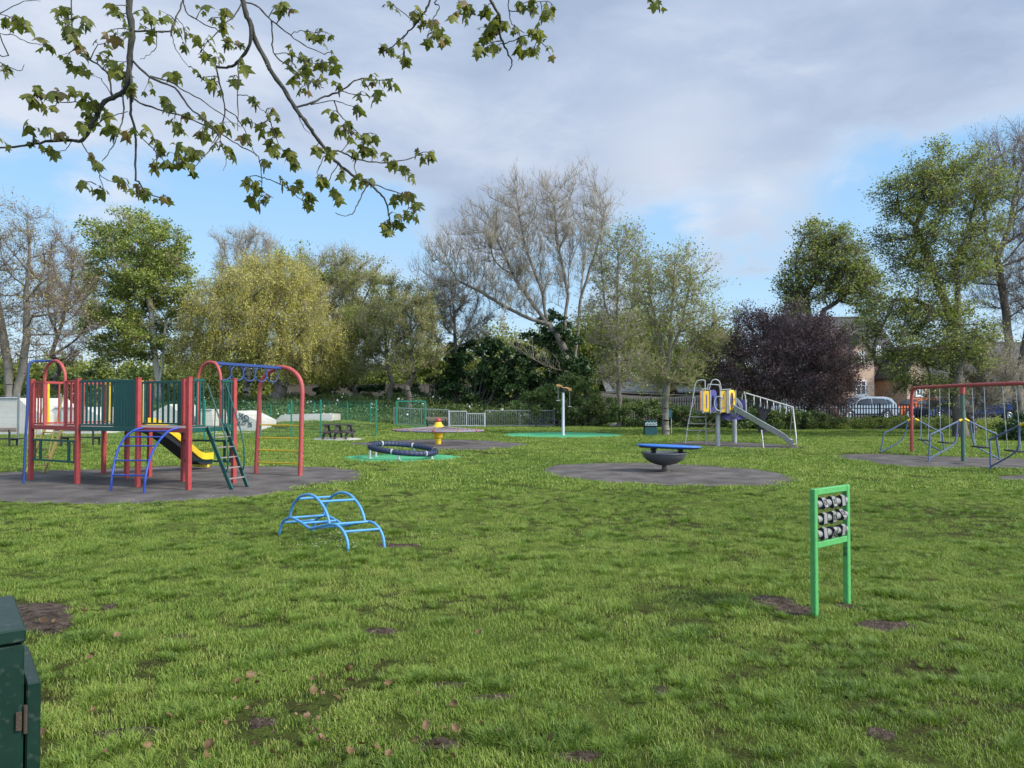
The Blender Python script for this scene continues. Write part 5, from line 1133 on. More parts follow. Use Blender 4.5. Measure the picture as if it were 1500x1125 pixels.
# ---- skate ramps
CON2 = surf('pale_concrete', [(.35, (.30, .285, .25)), (.65, (.48, .46, .41))], .7, .85, .3, .01, 30)
def ramp_block(label, prof, d, depth, extra=None, cat='skate ramp', base=None):
    """prof = pixel outline of the side seen from the park, extruded away"""
    pts = [W(x_, y_, d) for x_, y_ in prof]; root = thing('skate_ramp', label, cat, (pts[0].x, d, 0), 'concrete skate ramps'); g = 0
    m = MB(); m.prism([Vector((p.x, p.y, max(p.z, -.05))) for p in pts], (0, depth, 0)); m.build('ramp_body', CON2, root)
    if extra: extra(root, d)
    return root
GRAF = paint('graffiti_dark', (.03, .035, .05), .6, 0)
def lip(x0, x1, y_):
    def f(root, d):
        m = MB(); m.tube([W(x0, y_, d - .03), W(x1, y_, d - .03)], .035, 8); m.build('coping', GALV, root, True)
    return f
ramp_block('large pale sloping concrete ramp at the far left behind the mesh', [(-80, 642), (-80, 583), (26, 583), (38, 594), (60, 606), (60, 642)], 36, 4, lip(-60, 26, 583))
ramp_block('low pale concrete bank between the left ramp and the climbing frame', [(62, 642), (68, 606), (80, 597), (125, 597), (146, 610), (152, 642)], 37, 4, lip(80, 125, 597))
ramp_block('pale pyramid shaped ramp seen through the climbing frame bars', [(210, 640), (222, 604), (247, 592), (262, 604), (280, 640)], 38, 3)
ramp_block('small pale block ramp seen between the right tower posts', [(284, 636), (290, 600), (310, 600), (314, 636)], 39, 2, lip(290, 310, 600))
def scr(root, d):
    gm = MB()
    for cx_, cy_, s_ in ((353, 610, 1), (361, 613, 1.1), (357, 619, .8), (366, 622, .8), (350, 620, .7)):
        c0_ = W(cx_, cy_, d - .012); gm.tube([c0_ + Vector((.13 * s_ * math.sin(j * 1.3 + cx_), 0, .16 * s_ * math.cos(j * .9))) for j in range(12)], .02, 4)
    gm.build('graffiti', GRAF, root)
ramp_block('pale sloping ramp with dark graffiti scrawled on its side', [(335, 634), (341, 602), (350, 603), (378, 617), (380, 634)], 39.5, 3, scr)
ramp_block('long low pale concrete wall ramp with sloping end on the grass rise', [(392, 626), (412, 608), (470, 606.5), (486, 607), (486, 626)], 43.5, 2.2)
tag(sheet('concrete_apron', [(295, 633.5), (330, 627), (380, 622), (420, 618), (430, 622), (390, 630), (350, 634)], CON2, sub=3, z=.09, thick=.12), None) if False else sheet('concrete_apron', [(285, 636), (330, 628), (385, 624), (420, 626), (385, 632), (350, 636)], CON2, sub=3, z=.02, thick=.04)

# ---- benches, picnic table, bin, cabinet, sign
def bench(label, x0, x1, yb0, yb1, ys, ybase, legs, wood=WOOD, frame=BLK):
    d = 1844 / (ybase - 586); root = thing('bench', label, 'bench', (W((x0 + x1) / 2, 600, d).x, d, 0), 'park benches'); P = lambda x_, y_, dd=0: W(x_, y_, d + dd)
    zb0, zb1, zs = P(0, yb0).z, P(0, yb1).z, P(0, ys).z; xa, xb = P(x0, 0).x, P(x1, 0).x
    m = MB(); hh = (zb0 - zb1)
    m.box(((xa + xb) / 2, d - .02, zb0 - hh * .25), (xb - xa, .035, hh * .46)); m.box(((xa + xb) / 2, d - .0, zb0 - hh * .76), (xb - xa, .035, hh * .46)); m.build('backrest', wood, root)
    m = MB()
    for k in range(3): m.box(((xa + xb) / 2, d + .12 + .13 * k, zs), (xb - xa + .05, .12, .035))
    m.build('seat', wood if wood is not WOOD else frame, root)
    for l_ in legs:
        xl = P(l_, 0).x; m = MB(); m.beam((xl, d + .02, 0), (xl, d - .0, zb0 - .05), .06, .05); m.beam((xl, d + .42, 0), (xl, d + .42, zs), .06, .05); m.beam((xl, d + .02, zs - .04), (xl, d + .42, zs - .04), .05, .04); m.build('leg', frame, root)
    return root
bench('timber backed bench at the far left edge, in front of the silver mesh', -20, 34, 626.5, 633, 643, 655, (-5, 23))
bench('timber backed bench seen beneath the left tower of the climbing frame', 87, 152, 627, 632, 641, 653.5, (98, 144))
bench('timber bench with dark legs beside the pale gate', 624.5, 656.5, 611, 616, 621, 628.5, (627, 654), WOOD)
bench('slim dark metal bench against the hedge left of the pole spinner', 783, 823, 615, 617, 622, 627, (785, 821), FBLK, FBLK)
dpt = 1844 / 56.5; pt_ = thing('picnic_table', 'dark brown picnic table with attached benches on a pale slab', 'picnic table', (W(498, 600, dpt).x, dpt, 0)); X0, X1 = W(479, 0, dpt).x, W(518, 0, dpt).x; zt2 = W(0, 622, dpt).z; zs2 = W(0, 632, dpt).z
m = MB()
for k in range(5): m.box(((X0 + X1) / 2, dpt - .28 + .14 * k, zt2), (X1 - X0, .13, .045))
m.build('tabletop', PLAS, pt_)
for s_ in (-1, 1):
    m = MB()
    for k in range(2): m.box(((X0 + X1) / 2, dpt + s_ * (.62 + .13 * k), zs2), (X1 - X0 + .1, .12, .045))
    m.build('seat', PLAS, pt_)
for xx in (X0 + .1, (X0 + X1) / 2, X1 - .1):
    m = MB(); m.beam((xx, dpt - .72, 0), (xx, dpt - .22, zt2 - .03), .09, .07); m.beam((xx, dpt + .72, 0), (xx, dpt + .22, zt2 - .03), .09, .07); m.beam((xx + .06, dpt - .78, zs2 - .06), (xx + .06, dpt + .78, zs2 - .06), .06, .08); m.build('leg', PLAS, pt_)
d = 1844 / (649.5 - 586); cb = thing('utility_cabinet', 'grey green metal cabinet on the grass seen below the bridge', 'cabinet', (W(257, 600, d).x, d, 0)); CAB = paint('cabinet_green', (.06, .11, .10), .5, .4)
c0 = W(257, 600, d); m = MB(); m.box((c0.x, d + .3, .33), (.48, .5, .70)); m.build('housing', CAB, cb); m = MB(); m.box((c0.x, d + .3, .70), (.54, .56, .04)); m.build('lid', CAB, cb); m = MB(); m.box((c0.x, d + .036, .34), (.40, .02, .56)); m.build('door', CAB, cb)
# litter bin
BIN = paint('bin_green', (.012, .055, .055), .4, .25)
c0 = G(952.5, 637.5); d = c0.y; bn = thing('litter_bin', 'dark green litter bin with pale speckled band, beside a tree', 'litter bin', (c0.x, d, 0)); zt3 = W(0, 615.5, d).z
m = MB(); m.box((c0.x, d, zt3 * .27), (.58, .5, zt3 * .54)); m.build('body', BIN, bn)
m = MB(); m.box((c0.x, d, zt3 * .76), (.62, .54, zt3 * .22)); m.box((c0.x, d, zt3 * .93), (.5, .44, zt3 * .12)); m.build('hood', BIN, bn)
m = MB(); m.box((c0.x, d, zt3 * .595), (.5, .42, zt3 * .12)); m.build('opening', BLK, bn)
SPK = paint('pale_marks', (.62, .64, .62), .5, 0)
m = MB()
for k in range(8): m.lathe((c0.x - .25 + .07 * k, d - .272, zt3 * .80 + .03 * (k % 2)), [(0, 0), (.03, 0), (.03, -.01), (0, -.01)], 6, (0, 1, 0))
for k in range(9): m.lathe((c0.x - .27 + .066 * k, d - .272, zt3 * .69), [(0, 0), (.024, 0), (.024, -.01), (0, -.01)], 6, (0, 1, 0))
m.build('pattern', SPK, bn)
d = 1844 / 50.; c0 = G(978, 636); sg = thing('notice_board', 'small teal notice board on two thin metal posts by the tree', 'sign', (c0.x, c0.y, 0)); d = c0.y
A2, B2_ = W(972, 610, d), W(984.5, 606, d)
m = MB(); m.box(((A2.x + B2_.x) / 2, d, W(0, 606, d).z), (B2_.x - A2.x, .04, .44)); m.build('board', TEAL, sg)
m = MB(); zc2 = W(0, 606, d).z
for k in range(4): m.box(((A2.x + B2_.x) / 2, d - .023, zc2 + .12 - .08 * k), ((B2_.x - A2.x) * (.78 - .12 * (k % 2)), .006, .022))
m.build('lettering', paint('faded_lettering', (.12, .26, .26), .6, 0), sg)
for xx in (A2.x + .03, B2_.x - .03): m = MB(); m.tube([(xx, d + .03, -.05), (xx, d + .03, zc2 + .15)], .02, 7); m.build('post', GALV, sg)
# boulder / log seats by tree
m = MB(); 
for px_, nm in ((899, 'pale flat stone left of the slender tree trunk'), (914, 'pale flat stone right of the slender tree trunk')):
    w = W(px_, 600, 47.5); m = MB(); m.lathe((w.x, 47.5, 0), [(.0, -.05), (.28, .0), (.30, .14), (.22, .22), (0, .24)], 9); tag(m.build('stone', M_CONC, None), nm, 'stone', 'stones by the tree')

# ---- green metal cabinet in the near left corner
GB = paint('dark_green_steel', (.005, .021, .014), .33, .25, scale=5, dirt=(.14, .15, .13)); 
gA = Vector((-1.99, 2.30, 0)); 
corner_t = W(37, 921, 2.42); zt4 = corner_t.z; zl = W(47, 985, 2.55).z
bx = thing('steel_bin', 'dark green steel bin with rusty hinge cut off by the left edge', 'bin', (corner_t.x - .35, 2.7, 0))
cbk = W(19, 873, 2.42 + .0)
dyb = Vector((W(19, 873, 1e-9 + (HC - zt4) / (HC - zt4) * (2.42 * (921 - 586) / (873 - 586))).x - corner_t.x, 2.42 * (921 - 586) / (873 - 586) - 2.42, 0))
lenb = dyb.length; dyb.normalize(); dxb = Vector((dyb.y, -dyb.x, 0)); ct_ = Vector((corner_t.x, 2.42, 0)) - dxb * .3 + dyb * lenb / 2
m = MB(); m.box(at(ct_, (zt4 - .05) / 2), (.60, lenb - .02, zt4 - .05), (dxb, dyb, UZ)); m.build('body', GB, bx)
m = MB(); m.box(at(ct_, zt4 - .02), (.606, lenb + .006, .045), (dxb, dyb, UZ)); m.build('lid', GB, bx)
m = MB(); m.box(at(ct_ + dxb * .328, zl / 2), (.042, lenb - .06, zl), (dxb, dyb, UZ)); m.build('door', GB, bx)
m = MB(); RUST = paint('rust', (.045, .03, .022), .9, .6, scale=30); hz4 = W(30, 1055, 2.42).z
hp = ct_ + dxb * .304 - dyb * (lenb / 2 - .005); m.tube([at(hp, hz4 - .045), at(hp, hz4 + .045)], .006, 8); m.box(at(hp - dxb * .018 - dyb * .004, hz4), (.016, .004, .06), (dxb, dyb, UZ)); m.build('hinge', RUST, bx)

# ---- houses and sheds
def brick():
    m, nt, bs, out = nodes('brick'); tc = N(nt, 'ShaderNodeTexCoord'); mp = N(nt, 'ShaderNodeMapping'); mp.inputs['Rotation'].default_value = (PI / 2, 0, 0)
    sx = N(nt, 'ShaderNodeSeparateXYZ'); cx = N(nt, 'ShaderNodeCombineXYZ'); nt.links.new(tc.outputs['Object'], sx.inputs[0]); ad = N(nt, 'ShaderNodeMath', operation='ADD'); nt.links.new(sx.outputs[0], ad.inputs[0]); nt.links.new(sx.outputs[1], ad.inputs[1]); nt.links.new(ad.outputs[0], cx.inputs[0]); nt.links.new(sx.outputs[2], cx.inputs[1])
    br = N(nt, 'ShaderNodeTexBrick'); br.inputs['Color1'].default_value = (.42, .24, .15, 1); br.inputs['Color2'].default_value = (.55, .36, .24, 1); br.inputs['Mortar'].default_value = (.5, .44, .36, 1); br.inputs['Scale'].default_value = 1.0; br.inputs['Brick Width'].default_value = .225; br.inputs['Row Height'].default_value = .075; br.inputs['Mortar Size'].default_value = .008
    nt.links.new(cx.outputs[0], br.inputs['Vector']); nt.links.new(br.outputs[0], bs.inputs['Base Color']); bs.inputs['Roughness'].default_value = .9; return m
BRK = brick(); ROOF = surf('roof_tile', [(.35, (.045, .042, .043)), (.65, (.095, .088, .088))], 2, .85, .6, .03, 20); WPVC = paint('white_frame', (.72, .72, .70), .4, .1); GLS = paint('window_glass', (.03, .04, .05), .08, 0); TILE_HUNG = surf('hung_tile', [(.35, (.10, .075, .065)), (.65, (.18, .14, .12))], 2, .85, .6, .03, 20)
def gable_house(name, label, x0, x1, d, dep, eave, ridge, front_gable=False, wins=(), cat='house', wall=BRK, roof=ROOF, gy=.25, chimney=None):
    root = thing(name, label, cat, (x0, d, gy)); m = MB()
    if front_gable:
        xm = (x0 + x1) / 2; m.prism([(x0, d, gy - .3), (x1, d, gy - .3), (x1, d, eave), (xm, d, ridge), (x0, d, eave)], (0, dep, 0)); m.build('wall', wall, root)
        for s_ in (-1, 1):
            xe = x0 - .25 if s_ < 0 else x1 + .25; sl_ = (ridge - eave) / (xm - x0); ze = eave - .25 * sl_
            m = MB(); m.prism([(xe, d - .25, ze), (xm, d - .25, ridge + .02), (xm, d - .25, ridge + .2), (xe, d - .25, ze + .16)], (0, dep + .5, 0)); m.build('roof', roof, root)
    else:
        ym = d + dep / 2; m.prism([(x0, d, gy - .3), (x0, d, eave), (x0, ym, ridge), (x0, d + dep, eave), (x0, d + dep, gy - .3)], (x1 - x0, 0, 0)); m.build('wall', wall, root)
        for s_ in (-1, 1):
            ye = d - .3 if s_ < 0 else d + dep + .3; sl_ = (ridge - eave) / (dep / 2); ze = eave - .3 * sl_
            m = MB(); m.prism([(x0 - .3, ye, ze), (x0 - .3, ym, ridge + .02), (x0 - .3, ym, ridge + .2), (x0 - .3, ye, ze + .16)], (x1 - x0 + .6, 0, 0)); m.build('roof', roof, root)
        m = MB(); m.tube([(x0 - .3, ym, ridge + .14), (x1 + .3, ym, ridge + .14)], .13, 8); m.build('ridge_tiles', roof, root)
        m = MB(); m.tube([(x0 - .3, d - .36, eave - .1), (x1 + .3, d - .36, eave - .1)], .07, 8); m.build('gutter', FBLK, root)
    for (wx0, wx1, wy0, wy1) in wins:
        a2, b2 = W(wx0, wy1, d), W(wx1, wy0, d); X_, Z_ = (a2.x, b2.x), (a2.z, b2.z); cx_, cz_ = sum(X_) / 2, sum(Z_) / 2; w2, h2 = X_[1] - X_[0], Z_[1] - Z_[0]
        m = MB(); t = .10
        m.box((cx_, d - .02, Z_[1] - t / 2), (w2, .1, t)); m.box((cx_, d - .02, Z_[0] + t / 2), (w2, .1, t))
        for xx in (X_[0] + t / 2, cx_, X_[1] - t / 2): m.box((xx, d - .022, cz_), (t, .1, h2 - 2 * t))
        m.box((cx_, d - .018, cz_ + h2 * .15), (w2 - 2 * t, .07, .06)); fr = m.build('window', WPVC, root)
        m = MB(); m.box((cx_, d - .006, cz_), (w2 - .04, .05, h2 - .04)); m.build('pane', GLS, fr); m = MB(); m.box((cx_, d - .08, Z_[0] - .05), (w2 + .2, .18, .08)); m.build('sill', WPVC, fr)
    if chimney: m = MB(); m.box(chimney, (.8, .6, 1.4)); m.build('chimney', wall, root)
    return root
def X(px_, d): return W(px_, 600, d).x
def Zp(py_, d): return W(750, py_, d).z
gable_house('brick_house', 'large orange brick house with grey tiled roof behind the trees', X(1165, 64), X(1318, 64), 64, 9, Zp(530, 64), Zp(468, 68.5), wins=((1190, 1206, 556, 577), (1283, 1290, 506, 520), (1292, 1306, 556, 577)))
gable_house('brick_wing', 'projecting orange brick gable of the house with white windows', X(1243, 61), X(1281, 61), 61, 4, Zp(525, 61), Zp(492, 61), True, wins=((1253, 1268.5, 557, 579), (1257, 1266, 515, 530)))
gable_house('brick_porch', 'small bright brick gable to the right of the white car', X(1329, 59), X(1361, 59), 59, 8, Zp(546, 59), Zp(514, 59), True, wins=((1341, 1352, 565, 580),))
gable_house('brick_house', 'lower dark tiled house partly hidden behind the tall green tree', X(1296, 66), X(1420, 66), 66, 8, Zp(560, 66), Zp(512, 70), wall=TILE_HUNG, wins=((1370, 1384, 568, 582),))
gable_house('brick_house', 'distant brick house at the right edge behind the forked tree', X(1415, 70), X(1560, 70), 70, 8, Zp(555, 70), Zp(505, 74), wins=((1425, 1440, 562, 578), (1500, 1516, 562, 578)))
TIMB = paint('fence_timber', (.17, .15, .13), .85, .4); FELT = surf('grey_felt', [(.35, (.13, .13, .125)), (.65, (.24, .24, .23))], 1.5, .9, .3, .01, 20)
gable_house('shed', 'low timber shed with pale grey felt roof behind the slender trees', X(893, 57), X(968, 57), 57, 5, Zp(574, 57), Zp(560, 59.5), cat='shed', wall=TIMB, roof=FELT)
gable_house('shed', 'small shed with pale grey roof seen left of the slide tower', X(998, 56), X(1026, 56), 56, 4, Zp(574, 56), Zp(563, 58), cat='shed', wall=TIMB, roof=FELT)
gable_house('timber_hut', 'brown timber hut behind the blue car at the right', X(1455, 60), X(1490, 60), 60, 4, Zp(562, 60), Zp(550, 62), cat='hut', wall=TIMB, roof=ROOF)
gable_house('distant_house', 'pale house glimpsed low between the slim trees and ivy', X(560, 92), X(650, 92), 92, 8, Zp(575, 92), Zp(552, 96), cat='house', wall=paint('pink_render', (.42, .30, .27), .9, .2), roof=ROOF)
def close_board(label, a, b, h, seed):
    root = thing('board_fence', label, 'fence', (a.x, a.y, float(hz(a.x, a.y)))); m = MB(); L = (b - a).length; n = int(L / .15); d = (b - a).normalized(); nn = Vector((-d.y, d.x, 0)); rr = random.Random(seed)
    for k in range(n): p = lerp(a, b, (k + .5) / n); g = float(hz(p.x, p.y)); m.box((p.x, p.y, g + h / 2), (.142, .02, h + rr.uniform(-.02, .02)), (d, nn, UZ))
    m.build('boards', TIMB, root); m = MB(); g = float(hz(a.x, a.y)); m.beam(at(a, g + h + .03), at(b, float(hz(b.x, b.y)) + h + .03), .06, .05); m.build('cap_rail', TIMB, root)
close_board('grey timber board fence behind the dark palisade and slim trees', gp(880, 54), gp(1030, 54), 1.75, 1)
close_board('brown timber board fence behind the left trees', gp(420, 64), gp(690, 63), 1.5, 2)

# ---- tarmac behind the palisade
ROADM = surf('tarmac', [(.35, (.05, .05, .052)), (.65, (.085, .085, .085))], 1, .9, .4, .008, 60)
m = MB(); x0_, x1_ = X(1180, 55) - 2, X(1600, 55); m.box(((x0_ + x1_) / 2, 53.5, .30), (x1_ - x0_, 9.5, .06)); tag(m.build('car_park', ROADM), kind='structure')
# ---- cars
TYRE = paint('tyre', (.018, .018, .02), .8, .1); RIM = paint('alloy', (.35, .36, .38), .3, .1, metallic=.7); LAMP = paint('lamp_red', (.35, .02, .02), .25, 0); LAMPW = paint('lamp_white', (.6, .62, .65), .2, 0)
def car(label, px_, d, heading, col, L=4.4, h=1.6, w=1.82, kind='suv', rough=.25, met=.4):
    body_m = paint('car_' + str(col), col, rough, .05, metallic=met, scale=2, bump=.02)
    g = .335; root = thing('parked_car', label, 'car', (W(px_, 600, d).x, d, g), 'cars parked behind the black fence')
    q = L / 4.4
    low = [(-2.15, .32), (-2.2, .55), (-2.17, .80), (-1.25, .98), (1.95, 1.03), (2.17, .95), (2.2, .6), (2.15, .32)]
    roof = {'suv': [(-1.25, .98), (-.45, h - .10), (-.1, h), (1.35, h - .02), (1.75, h - .12), (2.1, 1.02)], 'hatch': [(-1.15, .95), (-.4, h - .08), (0, h), (1.0, h - .03), (1.45, h - .15), (2.08, .98)]}[kind]
    # lofted shell: stations across the width
    prof = [(-2.12, .30), (-2.20, .50), (-2.18, .74)] + [(-1.7, .90)] + roof + [(2.18, .80), (2.20, .55), (2.12, .30)]
    sec = [(-1.0, 0.0), (-.97, .0), (-.55, 1), (0, 1), (.55, 1), (.97, 0), (1.0, 0)]
    vs = []; hw = w / 2; n = len(prof)
    cols_ = [-1, -.94, -.8, 0, .8, .94, 1]
    for s_ in cols_:
        for (x_, z_) in prof:
            a_ = abs(s_); lim = 1.0 if z_ <= 1.0 else 1.0 - .20 * (z_ - 1.0) / (h - 1.0)
            y_ = (s_ if a_ < .9 else math.copysign(1, s_)) * hw * lim * (1 if a_ < .97 else 1)
            if a_ == .94: y_ = math.copysign(hw * lim * .95, s_)
            if a_ == 1: xx, zz = x_ * .985, z_ - (.05 if z_ > .6 else 0)
            elif a_ == .94: xx, zz = x_ * .997, z_ - (.012 if z_ > .6 else 0)
            else: xx, zz = x_, z_
            vs.append((xx * q, y_, zz))
    fs = []
    for i in range(len(cols_) - 1):
        for k in range(n - 1): fs.append((i * n + k, i * n + k + 1, (i + 1) * n + k + 1, (i + 1) * n + k))
        fs.append((i * n + n - 1, i * n, (i + 1) * n, (i + 1) * n + n - 1))
    m = MB(); 
    o = ORG[root.name]; T_ = lambda v: Vector(v) + o
    m.add([T_(v) for v in vs], fs); m.add([T_(v) for v in vs[:n]], [tuple(range(n))[::-1]]); m.add([T_(v) for v in vs[-n:]], [tuple(range(n))]); m.build('body', body_m, root, True)
    for sy in (-1, 1):
        def sp_(x_, z_, off=.012): lim = 1.0 - .20 * (max(z_, 1.0) - 1.0) / (h - 1.0); return T_((x_ * q, sy * (hw * lim + off), z_ - .03))
        for wn in ([(-1.02, 1.06), (-.42, h - .17), (.28, h - .11), (.28, 1.06)], [(.36, 1.06), (.36, h - .11), (1.2, h - .13), (1.45, 1.08)], [(1.52, 1.12), (1.32, h - .16), (1.55, h - .22), (1.8, 1.14)]):
            m = MB(); pp_ = [sp_(*p) for p in wn]; m.prism(pp_ if sy > 0 else pp_[::-1], (0, -sy * .02, 0)); m.build('side_window', GLS, root)
        for xw in (-1.38, 1.32):
            c_ = T_((xw * q, sy * (hw - .10), .33)); m = MB(); m.lathe(c_, [(0, -.1), (.32, -.1), (.34, -.05), (.34, .09), (.31, .115), (.22, .118)], 22, (0, sy, 0)); wh = m.build('wheel', TYRE, root, True)
            m = MB(); m.lathe(c_, [(.22, .112), (.20, .125), (.05, .10), (0, .13)], 10, (0, sy, 0)); m.build('rim', RIM, wh)
            m = MB(); m.tube([c_ + Vector((.39 * math.cos(t), sy * .1, .39 * math.sin(t) - .0)) for t in [k * PI / 12 for k in range(13)]], .035, 6); m.build('wheel_arch', BLK, root, True)
        m = MB(); m.box(T_((-.95 * q, sy * (hw + .09), 1.08)), (.16, .2, .12)); m.build('mirror', body_m, root)
        m = MB(); m.box(T_((-2.09 * q, sy * hw * .74, .77)), (.16, .38, .13)); m.build('headlight', LAMPW, root)
        m = MB(); m.box(T_((2.08 * q, sy * hw * .80, .93)), (.16, .3, .2)); m.build('tail_light', LAMP, root)
        m = MB(); m.box(T_((0, sy * (hw + .004), .38)), (2.0 * q, .02, .12)); m.build('sill_trim', BLK, root)
    m = MB(); a1 = [(-1.12, 1.03), (-.52, h - .13)]; yy = hw * .80
    m.prism([T_((a1[0][0] * q - .02, -hw * .9, a1[0][1])), T_((a1[0][0] * q - .02, hw * .9, a1[0][1])), T_((a1[1][0] * q - .02, yy * .96, a1[1][1] + .02)), T_((a1[1][0] * q - .02, -yy * .96, a1[1][1] + .02))], (-.01, 0, .015)); m.build('windscreen', GLS, root)
    e = roof[-2]; f_ = roof[-1]; m = MB(); m.prism([T_((f_[0] * q + .0, -hw * .85, f_[1] + .06)), T_((e[0] * q + .02, -yy * .9, e[1] - .02)), T_((e[0] * q + .02, yy * .9, e[1] - .02)), T_((f_[0] * q, hw * .85, f_[1] + .06))], (.02, 0, .01)); m.build('rear_window', GLS, root)
    root.rotation_euler = (0, 0, heading); return root
car('silver car with dark windows parked nearest the orange brick gable', 1262, 52, .05, (.27, .29, .31), h=1.62)
car('orange car mostly hidden behind the dark blue one beside the red post', 1345, 56, .12, (.50, .12, .03), h=1.52, kind='hatch', met=0)
car('dark navy car with low bonnet between the left red post and green post', 1385, 51, .25, (.015, .03, .09), h=1.42, kind='hatch')
car('dark blue hatchback with red tail lights right of the green post', 1438, 51, -.22, (.012, .025, .10), h=1.62)
car('pale grey car glimpsed through the purple trees', 1160, 54, .1, (.40, .42, .45), h=1.45, kind='hatch')
# ================================================================ overhanging sycamore boughs close to the camera
M_SYC = leafmat('sycamore_leaf', [(.065, .08, .018), (.13, .15, .03), (.19, .20, .04), (.20, .14, .06)], trans=.52, scale=5, rough=.45)
SBK = bark('sycamore_bark', (.022, .021, .017), (.07, .066, .05), 30)
rnd = random.Random(21)
tr = thing('sycamore_tree', 'sycamore whose drooping boughs of young olive green leaves hang into the top left', 'tree', (-3.2, -3.0, 0), 'trees around the playground')
O_ = ORG[tr.name]
m = MB(); m.tube(smooth_path([(-3.2, -3, -.1), (-3.15, -2.95, 1.2), (-3.0, -2.8, 3.2), (-2.7, -2.2, 5.0), (-2.2, -1.4, 6.6), (-1.8, -1.0, 8.5)], 4), [.42, .36, .33, .31, .29, .28, .27, .26, .25, .24, .23, .22, .2, .18, .17, .15, .13, .12, .1, .08, .06], 14); m.build('trunk', bark('syc_trunk', (.10, .09, .075), (.26, .24, .20), 4), tr, True)
D0 = 3.6
